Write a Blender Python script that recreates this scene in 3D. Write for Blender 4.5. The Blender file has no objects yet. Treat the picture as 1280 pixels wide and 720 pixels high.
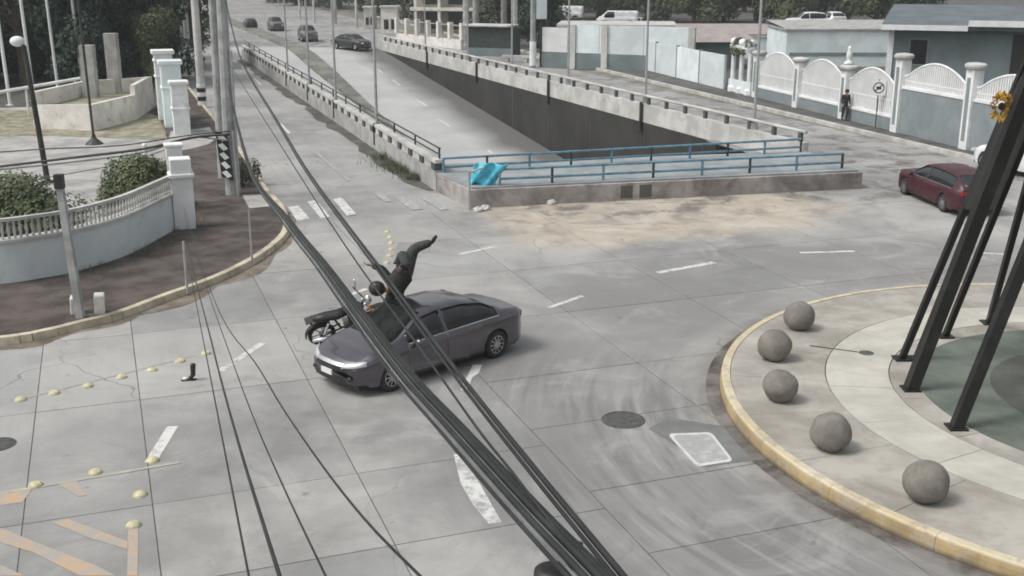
import bpy, bmesh, math, random
from mathutils import Vector, Matrix
random.seed(7)
S = bpy.context.scene
COL = S.collection
R = math.radians

# ------------------------------------------------------------------ camera
F_PX = 1400.0
PITCH = math.atan(405 / 1400)
CAM_H = 8.0
cam_d = bpy.data.cameras.new('camera')
cam_d.sensor_width = 36
cam_d.lens = 36 * F_PX / 1280
cam_d.clip_start = 0.1
cam_d.clip_end = 3000
cam = bpy.data.objects.new('camera', cam_d)
COL.objects.link(cam)
cam.location = (0, 0, CAM_H)
cam.rotation_euler = (math.pi / 2 - PITCH, 0, 0)
S.camera = cam
S.render.resolution_x, S.render.resolution_y = 1024, 576

# ------------------------------------------------------------------ light
SUN_EL, SUN_AZ = R(55), R(-108)
w = bpy.data.worlds.new('World')
S.world = w
w.use_nodes = True
wt = w.node_tree
sky = wt.nodes.new('ShaderNodeTexSky')
sky.sky_type = 'NISHITA'
sky.sun_disc = False
sky.sun_elevation = SUN_EL
sky.sun_rotation = SUN_AZ
sky.dust_density = 5
sky.air_density = 1.6
hs = wt.nodes.new('ShaderNodeHueSaturation')
hs.inputs['Saturation'].default_value = 0.22
wt.links.new(sky.outputs[0], hs.inputs['Color'])
wt.links.new(hs.outputs[0], wt.nodes['Background'].inputs[0])
wt.nodes['Background'].inputs[1].default_value = 0.122
sd = bpy.data.lights.new('sun', 'SUN')
sd.energy = 1.3
sd.angle = R(16)
sd.color = (1, 0.97, 0.92)
sun = bpy.data.objects.new('sun', sd)
COL.objects.link(sun)
sun.rotation_euler = Vector((math.sin(SUN_AZ) * math.cos(SUN_EL), math.cos(SUN_AZ) * math.cos(SUN_EL), math.sin(SUN_EL))).to_track_quat('Z', 'Y').to_euler()
S.view_settings.view_transform = 'Standard'
S.view_settings.look = 'None'
S.view_settings.exposure = 0.25
S.view_settings.gamma = 1.0
S.render.engine = 'CYCLES'
S.cycles.pixel_filter_type = 'BLACKMAN_HARRIS'
S.cycles.filter_width = 1.8

# ------------------------------------------------------------------ helpers
cP, sP = math.cos(PITCH), math.sin(PITCH)

def ray(x, y):
    a = (x - 640) / F_PX
    b = (360 - y) / F_PX
    return Vector((a, cP + b * sP, -sP + b * cP))

def G(x, y, z=0.0):                      # the point of the level plane z seen at a pixel of the photo
    d = ray(x, y)
    return Vector((0, 0, CAM_H)) + d * ((z - CAM_H) / d.z)

def AT(x, y, Y):                         # the point at distance Y seen at a pixel
    d = ray(x, y)
    return Vector((0, 0, CAM_H)) + d * (Y / d.y)

def zat(X, Y, py):                       # height at plan point whose image row is py
    b = (360 - py) / F_PX
    return CAM_H + Y * (-sP + b * cP) / (cP + b * sP)

U = Vector((-math.sin(R(20)), math.cos(R(20)), 0))     # along the avenue
V = Vector((math.cos(R(20)), math.sin(R(20)), 0))      # across it

def UV(u, v, z=0.0):
    return U * u + V * v + Vector((0, 0, z))

def tag(o, label=None, cat=None, group=None, kind=None):
    if label: o['label'] = label
    if cat: o['category'] = cat
    if group: o['group'] = group
    if kind: o['kind'] = kind
    return o

def empty(name, loc=(0, 0, 0), rz=0.0, label=None, cat=None, group=None):
    o = bpy.data.objects.new(name, None)
    COL.objects.link(o)
    o.location = loc
    o.rotation_euler = (0, 0, rz)
    o.empty_display_size = 0.2
    return tag(o, label, cat, group)

class MB:
    def __init__(s): s.v = []; s.f = []
    def add(s, vs, fs):
        n = len(s.v)
        s.v += [tuple(p) for p in vs]
        s.f += [tuple(i + n for i in f) for f in fs]
        return s
    def box(s, lo, hi):
        x0, y0, z0 = lo; x1, y1, z1 = hi
        return s.add([(x0,y0,z0),(x1,y0,z0),(x1,y1,z0),(x0,y1,z0),(x0,y0,z1),(x1,y0,z1),(x1,y1,z1),(x0,y1,z1)],
                     [(0,3,2,1),(4,5,6,7),(0,1,5,4),(1,2,6,5),(2,3,7,6),(3,0,4,7)])
    def beam(s, a, b, wd, h, z0=0.0):    # box along a-b, width wd, from z0 up h above the line
        a = Vector(a); b = Vector(b)
        d = (b - a); d.z = 0; d.normalize()
        n = Vector((-d.y, d.x, 0)) * wd / 2
        up0 = Vector((0, 0, z0)); up1 = Vector((0, 0, z0 + h))
        vs = [a - n + up0, b - n + up0, b + n + up0, a + n + up0, a - n + up1, b - n + up1, b + n + up1, a + n + up1]
        return s.add(vs, [(0,3,2,1),(4,5,6,7),(0,1,5,4),(1,2,6,5),(2,3,7,6),(3,0,4,7)])
    def tube(s, pts, r, n=8, cap=True):
        pts = [Vector(p) for p in pts]
        rs = r if isinstance(r, (list, tuple)) else [r] * len(pts)
        rings = []; ref = None
        for i, p in enumerate(pts):
            d = (pts[min(i + 1, len(pts) - 1)] - pts[max(i - 1, 0)])
            d = d.normalized() if d.length > 1e-9 else Vector((0, 0, 1))
            if ref is None: ref = Vector((1, 0, 0)) if abs(d.x) < 0.9 else Vector((0, 1, 0))
            a = (ref - d * ref.dot(d)).normalized(); ref = a
            b = d.cross(a)
            rings.append([p + (a * math.cos(2*math.pi*k/n + math.pi/n) + b * math.sin(2*math.pi*k/n + math.pi/n)) * rs[i] for k in range(n)])
        vs = [q for rg in rings for q in rg]; fs = []
        for i in range(len(pts) - 1):
            for k in range(n):
                fs.append((i*n+k, i*n+(k+1) % n, (i+1)*n+(k+1) % n, (i+1)*n+k))
        if cap:
            fs.append(tuple(range(n - 1, -1, -1))); m = (len(pts) - 1) * n
            fs.append(tuple(m + k for k in range(n)))
        return s.add(vs, fs)
    def lathe(s, prof, n=20, c=(0, 0, 0), axis='z'):
        vs = []; fs = []
        for r, z in prof:
            for k in range(n):
                a = 2 * math.pi * k / n
                p = (r * math.cos(a), r * math.sin(a), z)
                if axis == 'y': p = (p[0], p[2], p[1])
                vs.append((p[0] + c[0], p[1] + c[1], p[2] + c[2]))
        for i in range(len(prof) - 1):
            for k in range(n):
                q = (i*n+k, i*n+(k+1) % n, (i+1)*n+(k+1) % n, (i+1)*n+k)
                fs.append(q[::-1] if axis == 'y' else q)
        return s.add(vs, fs)
    def prism(s, poly, z0, z1):
        n = len(poly)
        vs = [(p[0], p[1], z0) for p in poly] + [(p[0], p[1], z1) for p in poly]
        area = sum(poly[i][0]*poly[(i+1) % n][1] - poly[(i+1) % n][0]*poly[i][1] for i in range(n))
        fs = [tuple(range(n - 1, -1, -1)), tuple(range(n, 2*n))] + [(i, (i+1) % n, n+(i+1) % n, n+i) for i in range(n)]
        if area < 0: fs = [f[::-1] for f in fs]
        return s.add(vs, fs)
    def sheet(s, poly, z):
        n = len(poly)
        area = sum(poly[i][0]*poly[(i+1) % n][1] - poly[(i+1) % n][0]*poly[i][1] for i in range(n))
        f = tuple(range(n)) if area > 0 else tuple(range(n - 1, -1, -1))
        return s.add([(p[0], p[1], z) for p in poly], [f])
    def ball(s, c, r, n=14, m=9, flat=1.0):
        return s.lathe([(max(1e-3, r*math.sin(math.pi*i/m)), -r*math.cos(math.pi*i/m)*flat) for i in range(m + 1)], n, c)
    def mesh(s, name):
        me = bpy.data.meshes.new(name)
        me.from_pydata(s.v, [], s.f); me.update()
        return me
    def build(s, name, m, parent=None, smooth=False, loc=None, bevel=0.0):
        me = s.mesh(name)
        if m: me.materials.append(m)
        if smooth:
            me.polygons.foreach_set('use_smooth', [True] * len(me.polygons))
        o = bpy.data.objects.new(name, me)
        COL.objects.link(o)
        if parent: o.parent = parent
        if loc is not None: o.location = loc
        if bevel:
            b = o.modifiers.new('bevel', 'BEVEL'); b.width = bevel; b.segments = 2; b.limit_method = 'ANGLE'
        if smooth == 'auto':
            auto_smooth(o)
        return o

def auto_smooth(o, ang=35):
    me = o.data
    bm = bmesh.new(); bm.from_mesh(me)
    for e in bm.edges:
        if len(e.link_faces) == 2 and e.calc_face_angle(0) > R(ang): e.smooth = False
    bm.to_mesh(me); bm.free()

def place_copy(o, parent=None):
    c = o.copy(); COL.objects.link(c); c.parent = parent
    for ch in list(o.children): place_copy(ch, c)
    return c

# ------------------------------------------------------------------ materials
class N:
    def __init__(s, name):
        s.m = bpy.data.materials.new(name); s.m.use_nodes = True
        s.t = s.m.node_tree; s.b = s.t.nodes['Principled BSDF']
    def n(s, typ, **kw):
        nd = s.t.nodes.new(typ)
        for k, v in kw.items(): setattr(nd, k, v)
        return nd
    def l(s, a, b): s.t.links.new(a, b)
    def pos(s):
        return s.n('ShaderNodeNewGeometry').outputs['Position']
    def obj(s):
        return s.n('ShaderNodeTexCoord').outputs['Object']
    def noise(s, vec, scale, detail=5, rough=0.6, dist=0.0):
        nd = s.n('ShaderNodeTexNoise')
        nd.inputs['Scale'].default_value = scale; nd.inputs['Detail'].default_value = detail
        nd.inputs['Roughness'].default_value = rough; nd.inputs['Distortion'].default_value = dist
        s.l(vec, nd.inputs['Vector'])
        return nd.outputs['Fac']
    def rng(s, v, a, b, c=0.0, d=1.0):
        nd = s.n('ShaderNodeMapRange')
        s.l(v, nd.inputs[0])
        for i, x in enumerate((a, b, c, d)): nd.inputs[i + 1].default_value = x
        return nd.outputs[0]
    def math(s, op, a, b=None):
        nd = s.n('ShaderNodeMath', operation=op)
        for i, x in enumerate((a, b)):
            if x is None: continue
            if isinstance(x, (int, float)): nd.inputs[i].default_value = x
            else: s.l(x, nd.inputs[i])
        return nd.outputs[0]
    def mix(s, fac, a, b, mode='MIX'):
        nd = s.n('ShaderNodeMix', data_type='RGBA', blend_type=mode)
        for sock, x in ((nd.inputs[0], fac), (nd.inputs[6], a), (nd.inputs[7], b)):
            if isinstance(x, (int, float)): sock.default_value = x
            elif isinstance(x, tuple): sock.default_value = (*x[:3], 1)
            else: s.l(x, sock)
        return nd.outputs[2]
    def out(s, col, rough=0.8, bump=None, bs=0.3, dist=0.02, metal=0.0):
        if isinstance(col, tuple): s.b.inputs['Base Color'].default_value = (*col, 1)
        else: s.l(col, s.b.inputs['Base Color'])
        if isinstance(rough, (int, float)): s.b.inputs['Roughness'].default_value = rough
        else: s.l(rough, s.b.inputs['Roughness'])
        s.b.inputs['Metallic'].default_value = metal
        if bump is not None:
            bn = s.n('ShaderNodeBump'); bn.inputs['Strength'].default_value = bs; bn.inputs['Distance'].default_value = dist
            s.l(bump, bn.inputs['Height']); s.l(bn.outputs[0], s.b.inputs['Normal'])
        return s.m

def plain(name, col, rough=0.7, metal=0.0, var=0.15, scale=3.0, world=True, dirt=None, dirt_amt=0.0, dscale=1.2, bs=0.15):
    k = N(name)
    p = k.pos() if world else k.obj()
    n1 = k.noise(p, scale)
    dark = tuple(c * (1 - var) for c in col); lite = tuple(min(1, c * (1 + var)) for c in col)
    c = k.mix(k.rng(n1, 0.4, 0.6), dark, lite)
    if dirt:
        n2 = k.noise(p, dscale, 8, 0.7, 0.6)
        c = k.mix(k.rng(n2, 0.62 - 0.3 * dirt_amt, 0.78 - 0.2 * dirt_amt, 0, 0.85), c, dirt)
    return k.out(c, rough, k.noise(p, scale * 6), bs, 0.02, metal)

RC = (11.84, 19.4)                       # centre of the roundabout in plan

def pavement_mat(name, base=(0.355, 0.352, 0.342), per_slab=True, sand=True):
    k = N(name)
    p = k.pos()
    sep = k.n('ShaderNodeSeparateXYZ'); k.l(p, sep.inputs[0])
    n_big = k.noise(p, 0.12, 4, 0.55)
    n_mid = k.noise(p, 0.9, 8, 0.65, 0.3)
    n_fin = k.noise(p, 14, 6, 0.7)
    d = tuple(c * 0.70 for c in base); li = tuple(c * 1.22 for c in base)
    c = k.mix(k.rng(n_big, 0.40, 0.60), d, li)
    c = k.mix(k.rng(n_mid, 0.40, 0.66, 0.0, 0.6), c, tuple(x * 1.25 for x in base))
    c = k.mix(k.rng(n_fin, 0.25, 0.75, 0.12, 0.0), c, (0.08, 0.08, 0.08))
    if per_slab:
        oi = k.n('ShaderNodeObjectInfo')
        c = k.mix(1.0, c, k.mix(oi.outputs['Random'], (0.82, 0.83, 0.835), (1.08, 1.07, 1.06)), 'MULTIPLY')
    # polished ring and tyre streaks that follow the traffic round the island
    dx = k.math('SUBTRACT', sep.outputs[0], RC[0]); dy = k.math('SUBTRACT', sep.outputs[1], RC[1])
    r = k.math('SQRT', k.math('ADD', k.math('MULTIPLY', dx, dx), k.math('MULTIPLY', dy, dy)))
    an = k.math('ARCTAN2', dy, dx)
    cv = k.n('ShaderNodeCombineXYZ')
    k.l(k.math('MULTIPLY', r, 3.4), cv.inputs[0]); k.l(k.math('MULTIPLY', k.math('ABSOLUTE', an), 3.2), cv.inputs[1])
    st = k.noise(cv.outputs[0], 1.0, 5, 0.6, 0.35)
    band = k.math('MULTIPLY', k.rng(r, 7.6, 9.0), k.rng(k.math('ADD', r, k.rng(n_mid, 0.3, 0.7, -0.5, 0.5)), 14.6, 12.6))
    c = k.mix(k.math('MULTIPLY', k.math('MULTIPLY', band, k.rng(k.noise(p, 0.22, 5, 0.6), 0.36, 0.58, 0.45, 1.0)), 0.85), c, tuple(x * 0.60 for x in base))
    wob = k.math('MULTIPLY', k.rng(k.noise(p, 0.3, 4), 0.38, 0.54), k.math('MULTIPLY', k.rng(dy, 3.5, 0.5, 0.18, 1.0), k.rng(r, 14.0, 11.0, 0.1, 1.0)))
    c = k.mix(k.math('MULTIPLY', k.math('MULTIPLY', k.rng(st, 0.49, 0.57), band), k.math('MULTIPLY', wob, 0.85)), c, tuple(x * 0.50 for x in base))
    c = k.mix(k.math('MULTIPLY', k.math('MULTIPLY', k.rng(st, 0.455, 0.39), band), k.math('MULTIPLY', wob, 0.26)), c, tuple(x * 1.4 for x in base))
    gut = k.math('MULTIPLY', k.rng(r, 8.45, 7.95), k.rng(k.noise(p, 0.8, 5), 0.3, 0.55))
    c = k.mix(k.math('MULTIPLY', gut, 0.75), c, (0.11, 0.085, 0.065))
    # tyre lanes along the avenue
    u = k.math('ADD', k.math('MULTIPLY', sep.outputs[0], U.x), k.math('MULTIPLY', sep.outputs[1], U.y))
    v = k.math('ADD', k.math('MULTIPLY', sep.outputs[0], V.x), k.math('MULTIPLY', sep.outputs[1], V.y))
    cv2 = k.n('ShaderNodeCombineXYZ'); k.l(k.math('MULTIPLY', v, 1.3), cv2.inputs[0]); k.l(k.math('MULTIPLY', u, 0.09), cv2.inputs[1])
    st2 = k.noise(cv2.outputs[0], 1.0, 4, 0.6, 0.2)
    c = k.mix(k.math('MULTIPLY', k.rng(st2, 0.5, 0.7), k.rng(r, 12, 18, 0.1, 0.4)), c, tuple(x * 0.7 for x in base))
    if sand:
        du = k.rng(u, 27.0, 30.0); dv = k.math('MULTIPLY', k.math('MULTIPLY', k.rng(v, 9.5, 12.5), k.rng(v, 28, 20)), k.rng(u, 40, 37.5))
        edge = k.noise(p, 0.33, 7, 0.65, 0.5)
        m = k.math('MULTIPLY', k.math('MULTIPLY', du, dv), 1.0)
        sm = k.rng(k.math('ADD', k.math('MULTIPLY', m, 0.55), k.math('MULTIPLY', edge, 0.9)), 0.72, 0.95)
        c = k.mix(k.math('MULTIPLY', sm, 0.85), c, k.mix(k.rng(n_mid, 0.35, 0.65), (0.42, 0.36, 0.29), (0.58, 0.52, 0.42)))
        dk = k.math('MULTIPLY', k.rng(k.noise(p, 0.75, 6, 0.65, 0.4), 0.50, 0.62), k.math('MULTIPLY', k.rng(u, 30.3, 33.2), k.rng(v, 10.5, 13)))
        c = k.mix(k.math('MULTIPLY', dk, 0.8), c, (0.10, 0.085, 0.075))
    pat = k.noise(p, 0.42, 8, 0.72, 0.8)
    c = k.mix(k.rng(pat, 0.53, 0.64, 0, 0.45), c, tuple(x * 0.58 for x in base))
    c = k.mix(k.rng(pat, 0.46, 0.36, 0, 0.28), c, tuple(x * 1.5 for x in base))
    sp = k.noise(p, 2.6, 3, 0.5)
    c = k.mix(k.rng(sp, 0.70, 0.76, 0, 0.5), c, (0.07, 0.068, 0.065))
    gr = k.noise(p, 60, 3, 0.8)
    c = k.mix(k.rng(gr, 0.35, 0.65, 0.22, 0.0), c, (0.10, 0.10, 0.10))
    # slab cracks
    vo = k.n('ShaderNodeTexVoronoi', feature='DISTANCE_TO_EDGE'); vo.inputs['Scale'].default_value = 0.23
    vv = k.n('ShaderNodeVectorMath', operation='ADD'); k.l(p, vv.inputs[0])
    nv = k.n('ShaderNodeTexNoise'); nv.inputs['Scale'].default_value = 0.9; k.l(p, nv.inputs['Vector'])
    k.l(nv.outputs['Color'], vv.inputs[1]); k.l(vv.outputs[0], vo.inputs['Vector'])
    c = k.mix(k.math('MULTIPLY', k.rng(vo.outputs['Distance'], 0.006, 0.001), k.rng(n_big, 0.5, 0.6, 0, 0.6)), c, (0.09, 0.09, 0.09))
    return k.out(c, k.rng(n_mid, 0.3, 0.7, 0.62, 0.85), k.noise(p, 40, 5), 0.25, 0.01)

M = {}
M['slab'] = pavement_mat('slab_concrete')
M['road'] = pavement_mat('road_concrete', (0.34, 0.338, 0.33), per_slab=False)
M['joint'] = plain('joint_filler', (0.10, 0.10, 0.098), 0.9)
M['ground'] = plain('ground_dirt', (0.20, 0.19, 0.17), 0.95, var=0.3, scale=0.4, dirt=(0.12, 0.13, 0.07), dirt_amt=0.5, dscale=0.2)
M['brownwalk'] = plain('brown_paving', (0.074, 0.060, 0.053), 0.9, var=0.4, scale=1.1, dirt=(0.20, 0.185, 0.17), dirt_amt=0.12, dscale=0.7, bs=0.4)
M['palewalk'] = plain('pale_paving', (0.36, 0.35, 0.34), 0.9, var=0.2, scale=0.8)
M['darkwalk'] = plain('dark_paving', (0.085, 0.085, 0.08), 0.9, var=0.3, scale=0.7, dirt=(0.15, 0.15, 0.13), dirt_amt=0.2)
M['kerb'] = plain('worn_yellow_kerb', (0.48, 0.43, 0.33), 0.85, var=0.2, scale=1.5, dirt=(0.27, 0.24, 0.20), dirt_amt=0.35, dscale=2.0)
def kerb_mat():
    k = N('worn_yellow_kerb_paint'); p = k.pos()
    sep = k.n('ShaderNodeSeparateXYZ'); k.l(p, sep.inputs[0])
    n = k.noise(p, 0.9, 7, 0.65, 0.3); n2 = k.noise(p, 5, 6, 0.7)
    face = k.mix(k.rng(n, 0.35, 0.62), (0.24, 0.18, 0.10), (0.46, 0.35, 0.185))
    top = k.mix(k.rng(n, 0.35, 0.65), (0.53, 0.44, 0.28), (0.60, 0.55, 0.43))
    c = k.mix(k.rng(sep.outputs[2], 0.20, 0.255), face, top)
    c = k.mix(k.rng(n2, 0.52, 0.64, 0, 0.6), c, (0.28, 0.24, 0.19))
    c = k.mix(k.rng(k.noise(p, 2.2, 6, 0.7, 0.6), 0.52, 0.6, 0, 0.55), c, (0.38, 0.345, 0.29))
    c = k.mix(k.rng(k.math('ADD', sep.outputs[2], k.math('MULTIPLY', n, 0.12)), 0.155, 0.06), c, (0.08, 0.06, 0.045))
    return k.out(c, 0.75, n2, 0.3, 0.01)
M['ykerb'] = kerb_mat()
M['gkerb'] = plain('grey_kerb', (0.45, 0.44, 0.42), 0.85, var=0.2, scale=1.5)
M['gutter'] = plain('wet_gutter', (0.15, 0.12, 0.09), 0.7, var=0.35, scale=1.3, dirt=(0.26, 0.245, 0.22), dirt_amt=0.5, dscale=1.5)
M['conc'] = plain('grey_concrete', (0.36, 0.36, 0.35), 0.85, var=0.18, scale=1.5, dirt=(0.2, 0.2, 0.19), dirt_amt=0.2)
M['conc_l'] = plain('pale_concrete', (0.50, 0.50, 0.48), 0.85, var=0.15, scale=0.8, dirt=(0.28, 0.28, 0.26), dirt_amt=0.25)
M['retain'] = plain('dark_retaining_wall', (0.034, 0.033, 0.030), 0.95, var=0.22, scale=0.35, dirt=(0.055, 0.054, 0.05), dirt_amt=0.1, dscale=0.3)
M['white'] = plain('white_paint', (0.74, 0.76, 0.76), 0.7, var=0.08, scale=1.2, dirt=(0.45, 0.46, 0.45), dirt_amt=0.12)
M['bluewhite'] = plain('pale_blue_wall_paint', (0.60, 0.655, 0.67), 0.75, var=0.07, scale=0.7, dirt=(0.4, 0.44, 0.45), dirt_amt=0.15)
M['cyanwhite'] = plain('pale_aqua_paint', (0.71, 0.79, 0.80), 0.7, var=0.08, scale=0.8)
M['warmwhite'] = plain('weathered_white_paint', (0.70, 0.68, 0.64), 0.8, var=0.1, scale=1.2, dirt=(0.33, 0.24, 0.18), dirt_amt=0.25, dscale=1.5)
M['bluegrey'] = plain('blue_grey_render', (0.22, 0.255, 0.27), 0.85, var=0.1, scale=0.7, dirt=(0.17, 0.19, 0.2), dirt_amt=0.3)
M['bluegrey_d'] = plain('slate_render', (0.165, 0.205, 0.215), 0.85, var=0.1, scale=0.7)
M['panel'] = plain('pale_picket_paint', (0.70, 0.71, 0.71), 0.7, var=0.06, scale=1.0)
M['steel'] = plain('galvanised_steel', (0.42, 0.43, 0.43), 0.5, 0.4, var=0.1, scale=4)
M['polec'] = plain('utility_pole_concrete', (0.33, 0.34, 0.335), 0.9, var=0.2, scale=2.0)
M['darksteel'] = plain('dark_steel', (0.045, 0.045, 0.043), 0.55, 0.3, var=0.3, scale=2)
M['slotgrey'] = plain('grimy_concrete_slot', (0.085, 0.088, 0.086), 0.9)
M['sculpt'] = plain('black_painted_steel', (0.012, 0.012, 0.012), 0.5, 0.0, var=0.4, scale=0.8, dirt=(0.05, 0.045, 0.04), dirt_amt=0.15)
M['bluerail'] = plain('blue_rail_paint', (0.13, 0.25, 0.33), 0.5, var=0.2, scale=3, dirt=(0.12, 0.1, 0.09), dirt_amt=0.1)
M['deck'] = plain('deck_concrete', (0.27, 0.295, 0.305), 0.85, var=0.15, scale=0.8)
M['parapet'] = plain('stained_parapet_concrete', (0.33, 0.31, 0.30), 0.9, var=0.25, scale=0.7, dirt=(0.13, 0.10, 0.09), dirt_amt=0.5, dscale=0.9)
M['tarp'] = plain('cyan_tarp', (0.09, 0.50, 0.66), 0.5, var=0.25, scale=4)
M['cable'] = plain('black_cable', (0.019, 0.021, 0.021), 0.55, var=0.3, scale=3)
M['cable_l'] = plain('grey_cable', (0.16, 0.17, 0.17), 0.45, var=0.2, scale=3)
M['stone'] = plain('rough_stone_ball', (0.20, 0.185, 0.165), 0.95, var=0.12, scale=5, dirt=(0.14, 0.13, 0.115), dirt_amt=0.25, dscale=2.2, bs=0.8)
M['stud'] = plain('worn_yellow_stud', (0.52, 0.49, 0.31), 0.45, var=0.2, scale=12, dirt=(0.4, 0.38, 0.33), dirt_amt=0.2, dscale=8)
M['iron'] = plain('cast_iron', (0.10, 0.10, 0.098), 0.6, 0.3, var=0.25, scale=8)
M['bark'] = plain('bark', (0.12, 0.10, 0.08), 0.95, var=0.3, scale=3)
M['glass'] = plain('dark_glass', (0.02, 0.023, 0.025), 0.08, var=0.2, scale=2)
M['smashed'] = plain('smashed_glass', (0.010, 0.013, 0.012), 0.6, var=0.5, scale=5, dirt=(0.045, 0.05, 0.05), dirt_amt=0.1, dscale=9, bs=0.6)
M['smashed'].node_tree.nodes['Principled BSDF'].inputs['Specular IOR Level'].default_value = 0.15
M['black'] = plain('black_plastic', (0.02, 0.02, 0.021), 0.5, var=0.2, scale=6)
M['chrome'] = plain('chrome', (0.75, 0.76, 0.78), 0.15, 1.0, var=0.05)
M['lamp'] = plain('clear_lamp', (0.75, 0.78, 0.8), 0.12, 0.6, var=0.05)
M['taillamp'] = plain('red_lamp', (0.35, 0.02, 0.02), 0.2)
M['tyre'] = plain('tyre_rubber', (0.025, 0.025, 0.025), 0.85)
M['alloy'] = plain('alloy_rim', (0.5, 0.5, 0.52), 0.3, 0.8, var=0.05)
M['steel_dark'] = plain('dull_rim', (0.10, 0.10, 0.10), 0.5, 0.5)
M['plate'] = plain('number_plate', (0.7, 0.7, 0.68), 0.5, var=0.03)
M['tile'] = plain('faded_red_roof', (0.33, 0.285, 0.275), 0.85, var=0.12, scale=1.0)
M['grass'] = plain('dry_grass_verge', (0.25, 0.235, 0.17), 0.95, var=0.3, scale=1.5)
M['green_disc'] = plain('green_painted_concrete', (0.115, 0.138, 0.115), 0.85, var=0.25, scale=0.8, dirt=(0.16, 0.16, 0.14), dirt_amt=0.3)
M['dark_disc'] = plain('dark_painted_concrete', (0.085, 0.09, 0.078), 0.85, var=0.25, scale=0.9)
M['ring_a'] = plain('island_slab', (0.36, 0.34, 0.305), 0.85, var=0.18, scale=0.9, dirt=(0.235, 0.215, 0.18), dirt_amt=0.5, dscale=0.7)
M['ring_b'] = plain('island_pale_band', (0.46, 0.445, 0.395), 0.85, var=0.12, scale=0.9, dirt=(0.38, 0.36, 0.32), dirt_amt=0.35, dscale=0.9)

def foliage_mat(name, a, b):
    k = N(name)
    n1 = k.noise(k.pos(), 0.7, 3)
    n2 = k.noise(k.pos(), 6, 2)
    c = k.mix(k.rng(n1, 0.35, 0.65), a, b)
    c = k.mix(k.rng(n2, 0.4, 0.7, 0, 0.5), c, tuple(x * 1.6 for x in b))
    return k.out(c, 0.75)
M['leaf_dark'] = foliage_mat('dark_foliage', (0.03, 0.042, 0.025), (0.055, 0.07, 0.042))
M['leaf'] = foliage_mat('green_foliage', (0.05, 0.068, 0.032), (0.095, 0.115, 0.058))
M['shrubleaf'] = foliage_mat('shrub_foliage', (0.055, 0.075, 0.035), (0.11, 0.135, 0.065))
M['leaf_teal'] = foliage_mat('blue_green_foliage', (0.022, 0.045, 0.036), (0.05, 0.085, 0.06))

def paint_mat(name, col, under=(0.33, 0.33, 0.325), wear=0.5, ws=5.0):
    k = N(name)
    n = k.noise(k.pos(), ws, 7, 0.7, 0.3)
    n2 = k.noise(k.pos(), 0.8, 3)
    f = k.rng(k.math('ADD', n, k.math('MULTIPLY', n2, 0.35)), 0.92 - wear * 0.5, 1.05 - wear * 0.45)
    c = k.mix(f, col, under)
    return k.out(c, 0.7)
M['p_white'] = paint_mat('road_paint_white', (0.62, 0.62, 0.60), wear=0.55)
M['p_faint'] = paint_mat('worn_road_paint_white', (0.55, 0.55, 0.54), wear=0.85)
M['p_orange'] = paint_mat('worn_road_paint_orange', (0.47, 0.34, 0.22), under=(0.36, 0.33, 0.30), wear=0.72, ws=2.5)
M['p_yellow'] = paint_mat('worn_road_paint_yellow', (0.50, 0.46, 0.30), under=(0.35, 0.34, 0.31), wear=0.8, ws=3)

M['p_ochre'] = paint_mat('faded_ochre_stain', (0.37, 0.35, 0.28), under=(0.33, 0.325, 0.31), wear=0.8, ws=2)
# ------------------------------------------------------------------ terrain and roads
def A_line(t):   # outer face of the left underpass wall, t = distance Y
    return Vector((-2.79 - 0.349 * (t - 40.42), t, 0))
def B_line(t):   # inner face of the right underpass wall
    return Vector((10.4 - 0.3817 * (t - 50.9), t, 0))

def ramp_z(Y):
    if Y > 112: return 0.0
    z = -0.088 * (112 - Y)
    return max(z, -6.2 + 0.2 * math.exp((Y - 44) * 0.01))

def build_ground():
    h = [A_line(39.5) + Vector((0.35, 0, 0)), B_line(43.5), B_line(114), A_line(114) + Vector((0.35, 0, 0))]
    o = [(-900, -60), (900, -60), (900, 1800), (-900, 1800)]
    vs = [(p.x, p.y, -0.05) for p in h] + [(x, y, -0.05) for x, y in o]
    fs = [(4, 5, 1, 0), (5, 6, 2, 1), (6, 7, 3, 2), (7, 4, 0, 3)]
    tag(MB().add(vs, fs).build('ground', M['ground']), kind='structure')
build_ground()

KL = [G(0, 430), G(60, 420), G(100, 410), G(150, 397), G(200, 378), G(260, 356), G(305, 335), G(340, 312), G(357, 292), G(355, 270), G(345, 255), G(330, 238), G(300, 192)]
KL = [KL[0] + Vector((-6, -2.2, 0)), KL[0] + Vector((-3, -1.0, 0))] + KL
far_l = KL[-1]
KL += [far_l + U * t for t in (12, 30, 60, 110, 160)]
def smooth_line(pts, n=4):
    out = []
    for i in range(len(pts) - 1):
        p0 = pts[max(i - 1, 0)]; p1 = pts[i]; p2 = pts[i + 1]; p3 = pts[min(i + 2, len(pts) - 1)]
        for k in range(n):
            t = k / n
            out.append(0.5 * ((2*p1) + (p2 - p0)*t + (2*p0 - 5*p1 + 4*p2 - p3)*t*t + (-p0 + 3*p1 - 3*p2 + p3)*t*t*t))
    out.append(pts[-1]); return out
KLs = smooth_line(KL, 4)

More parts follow.
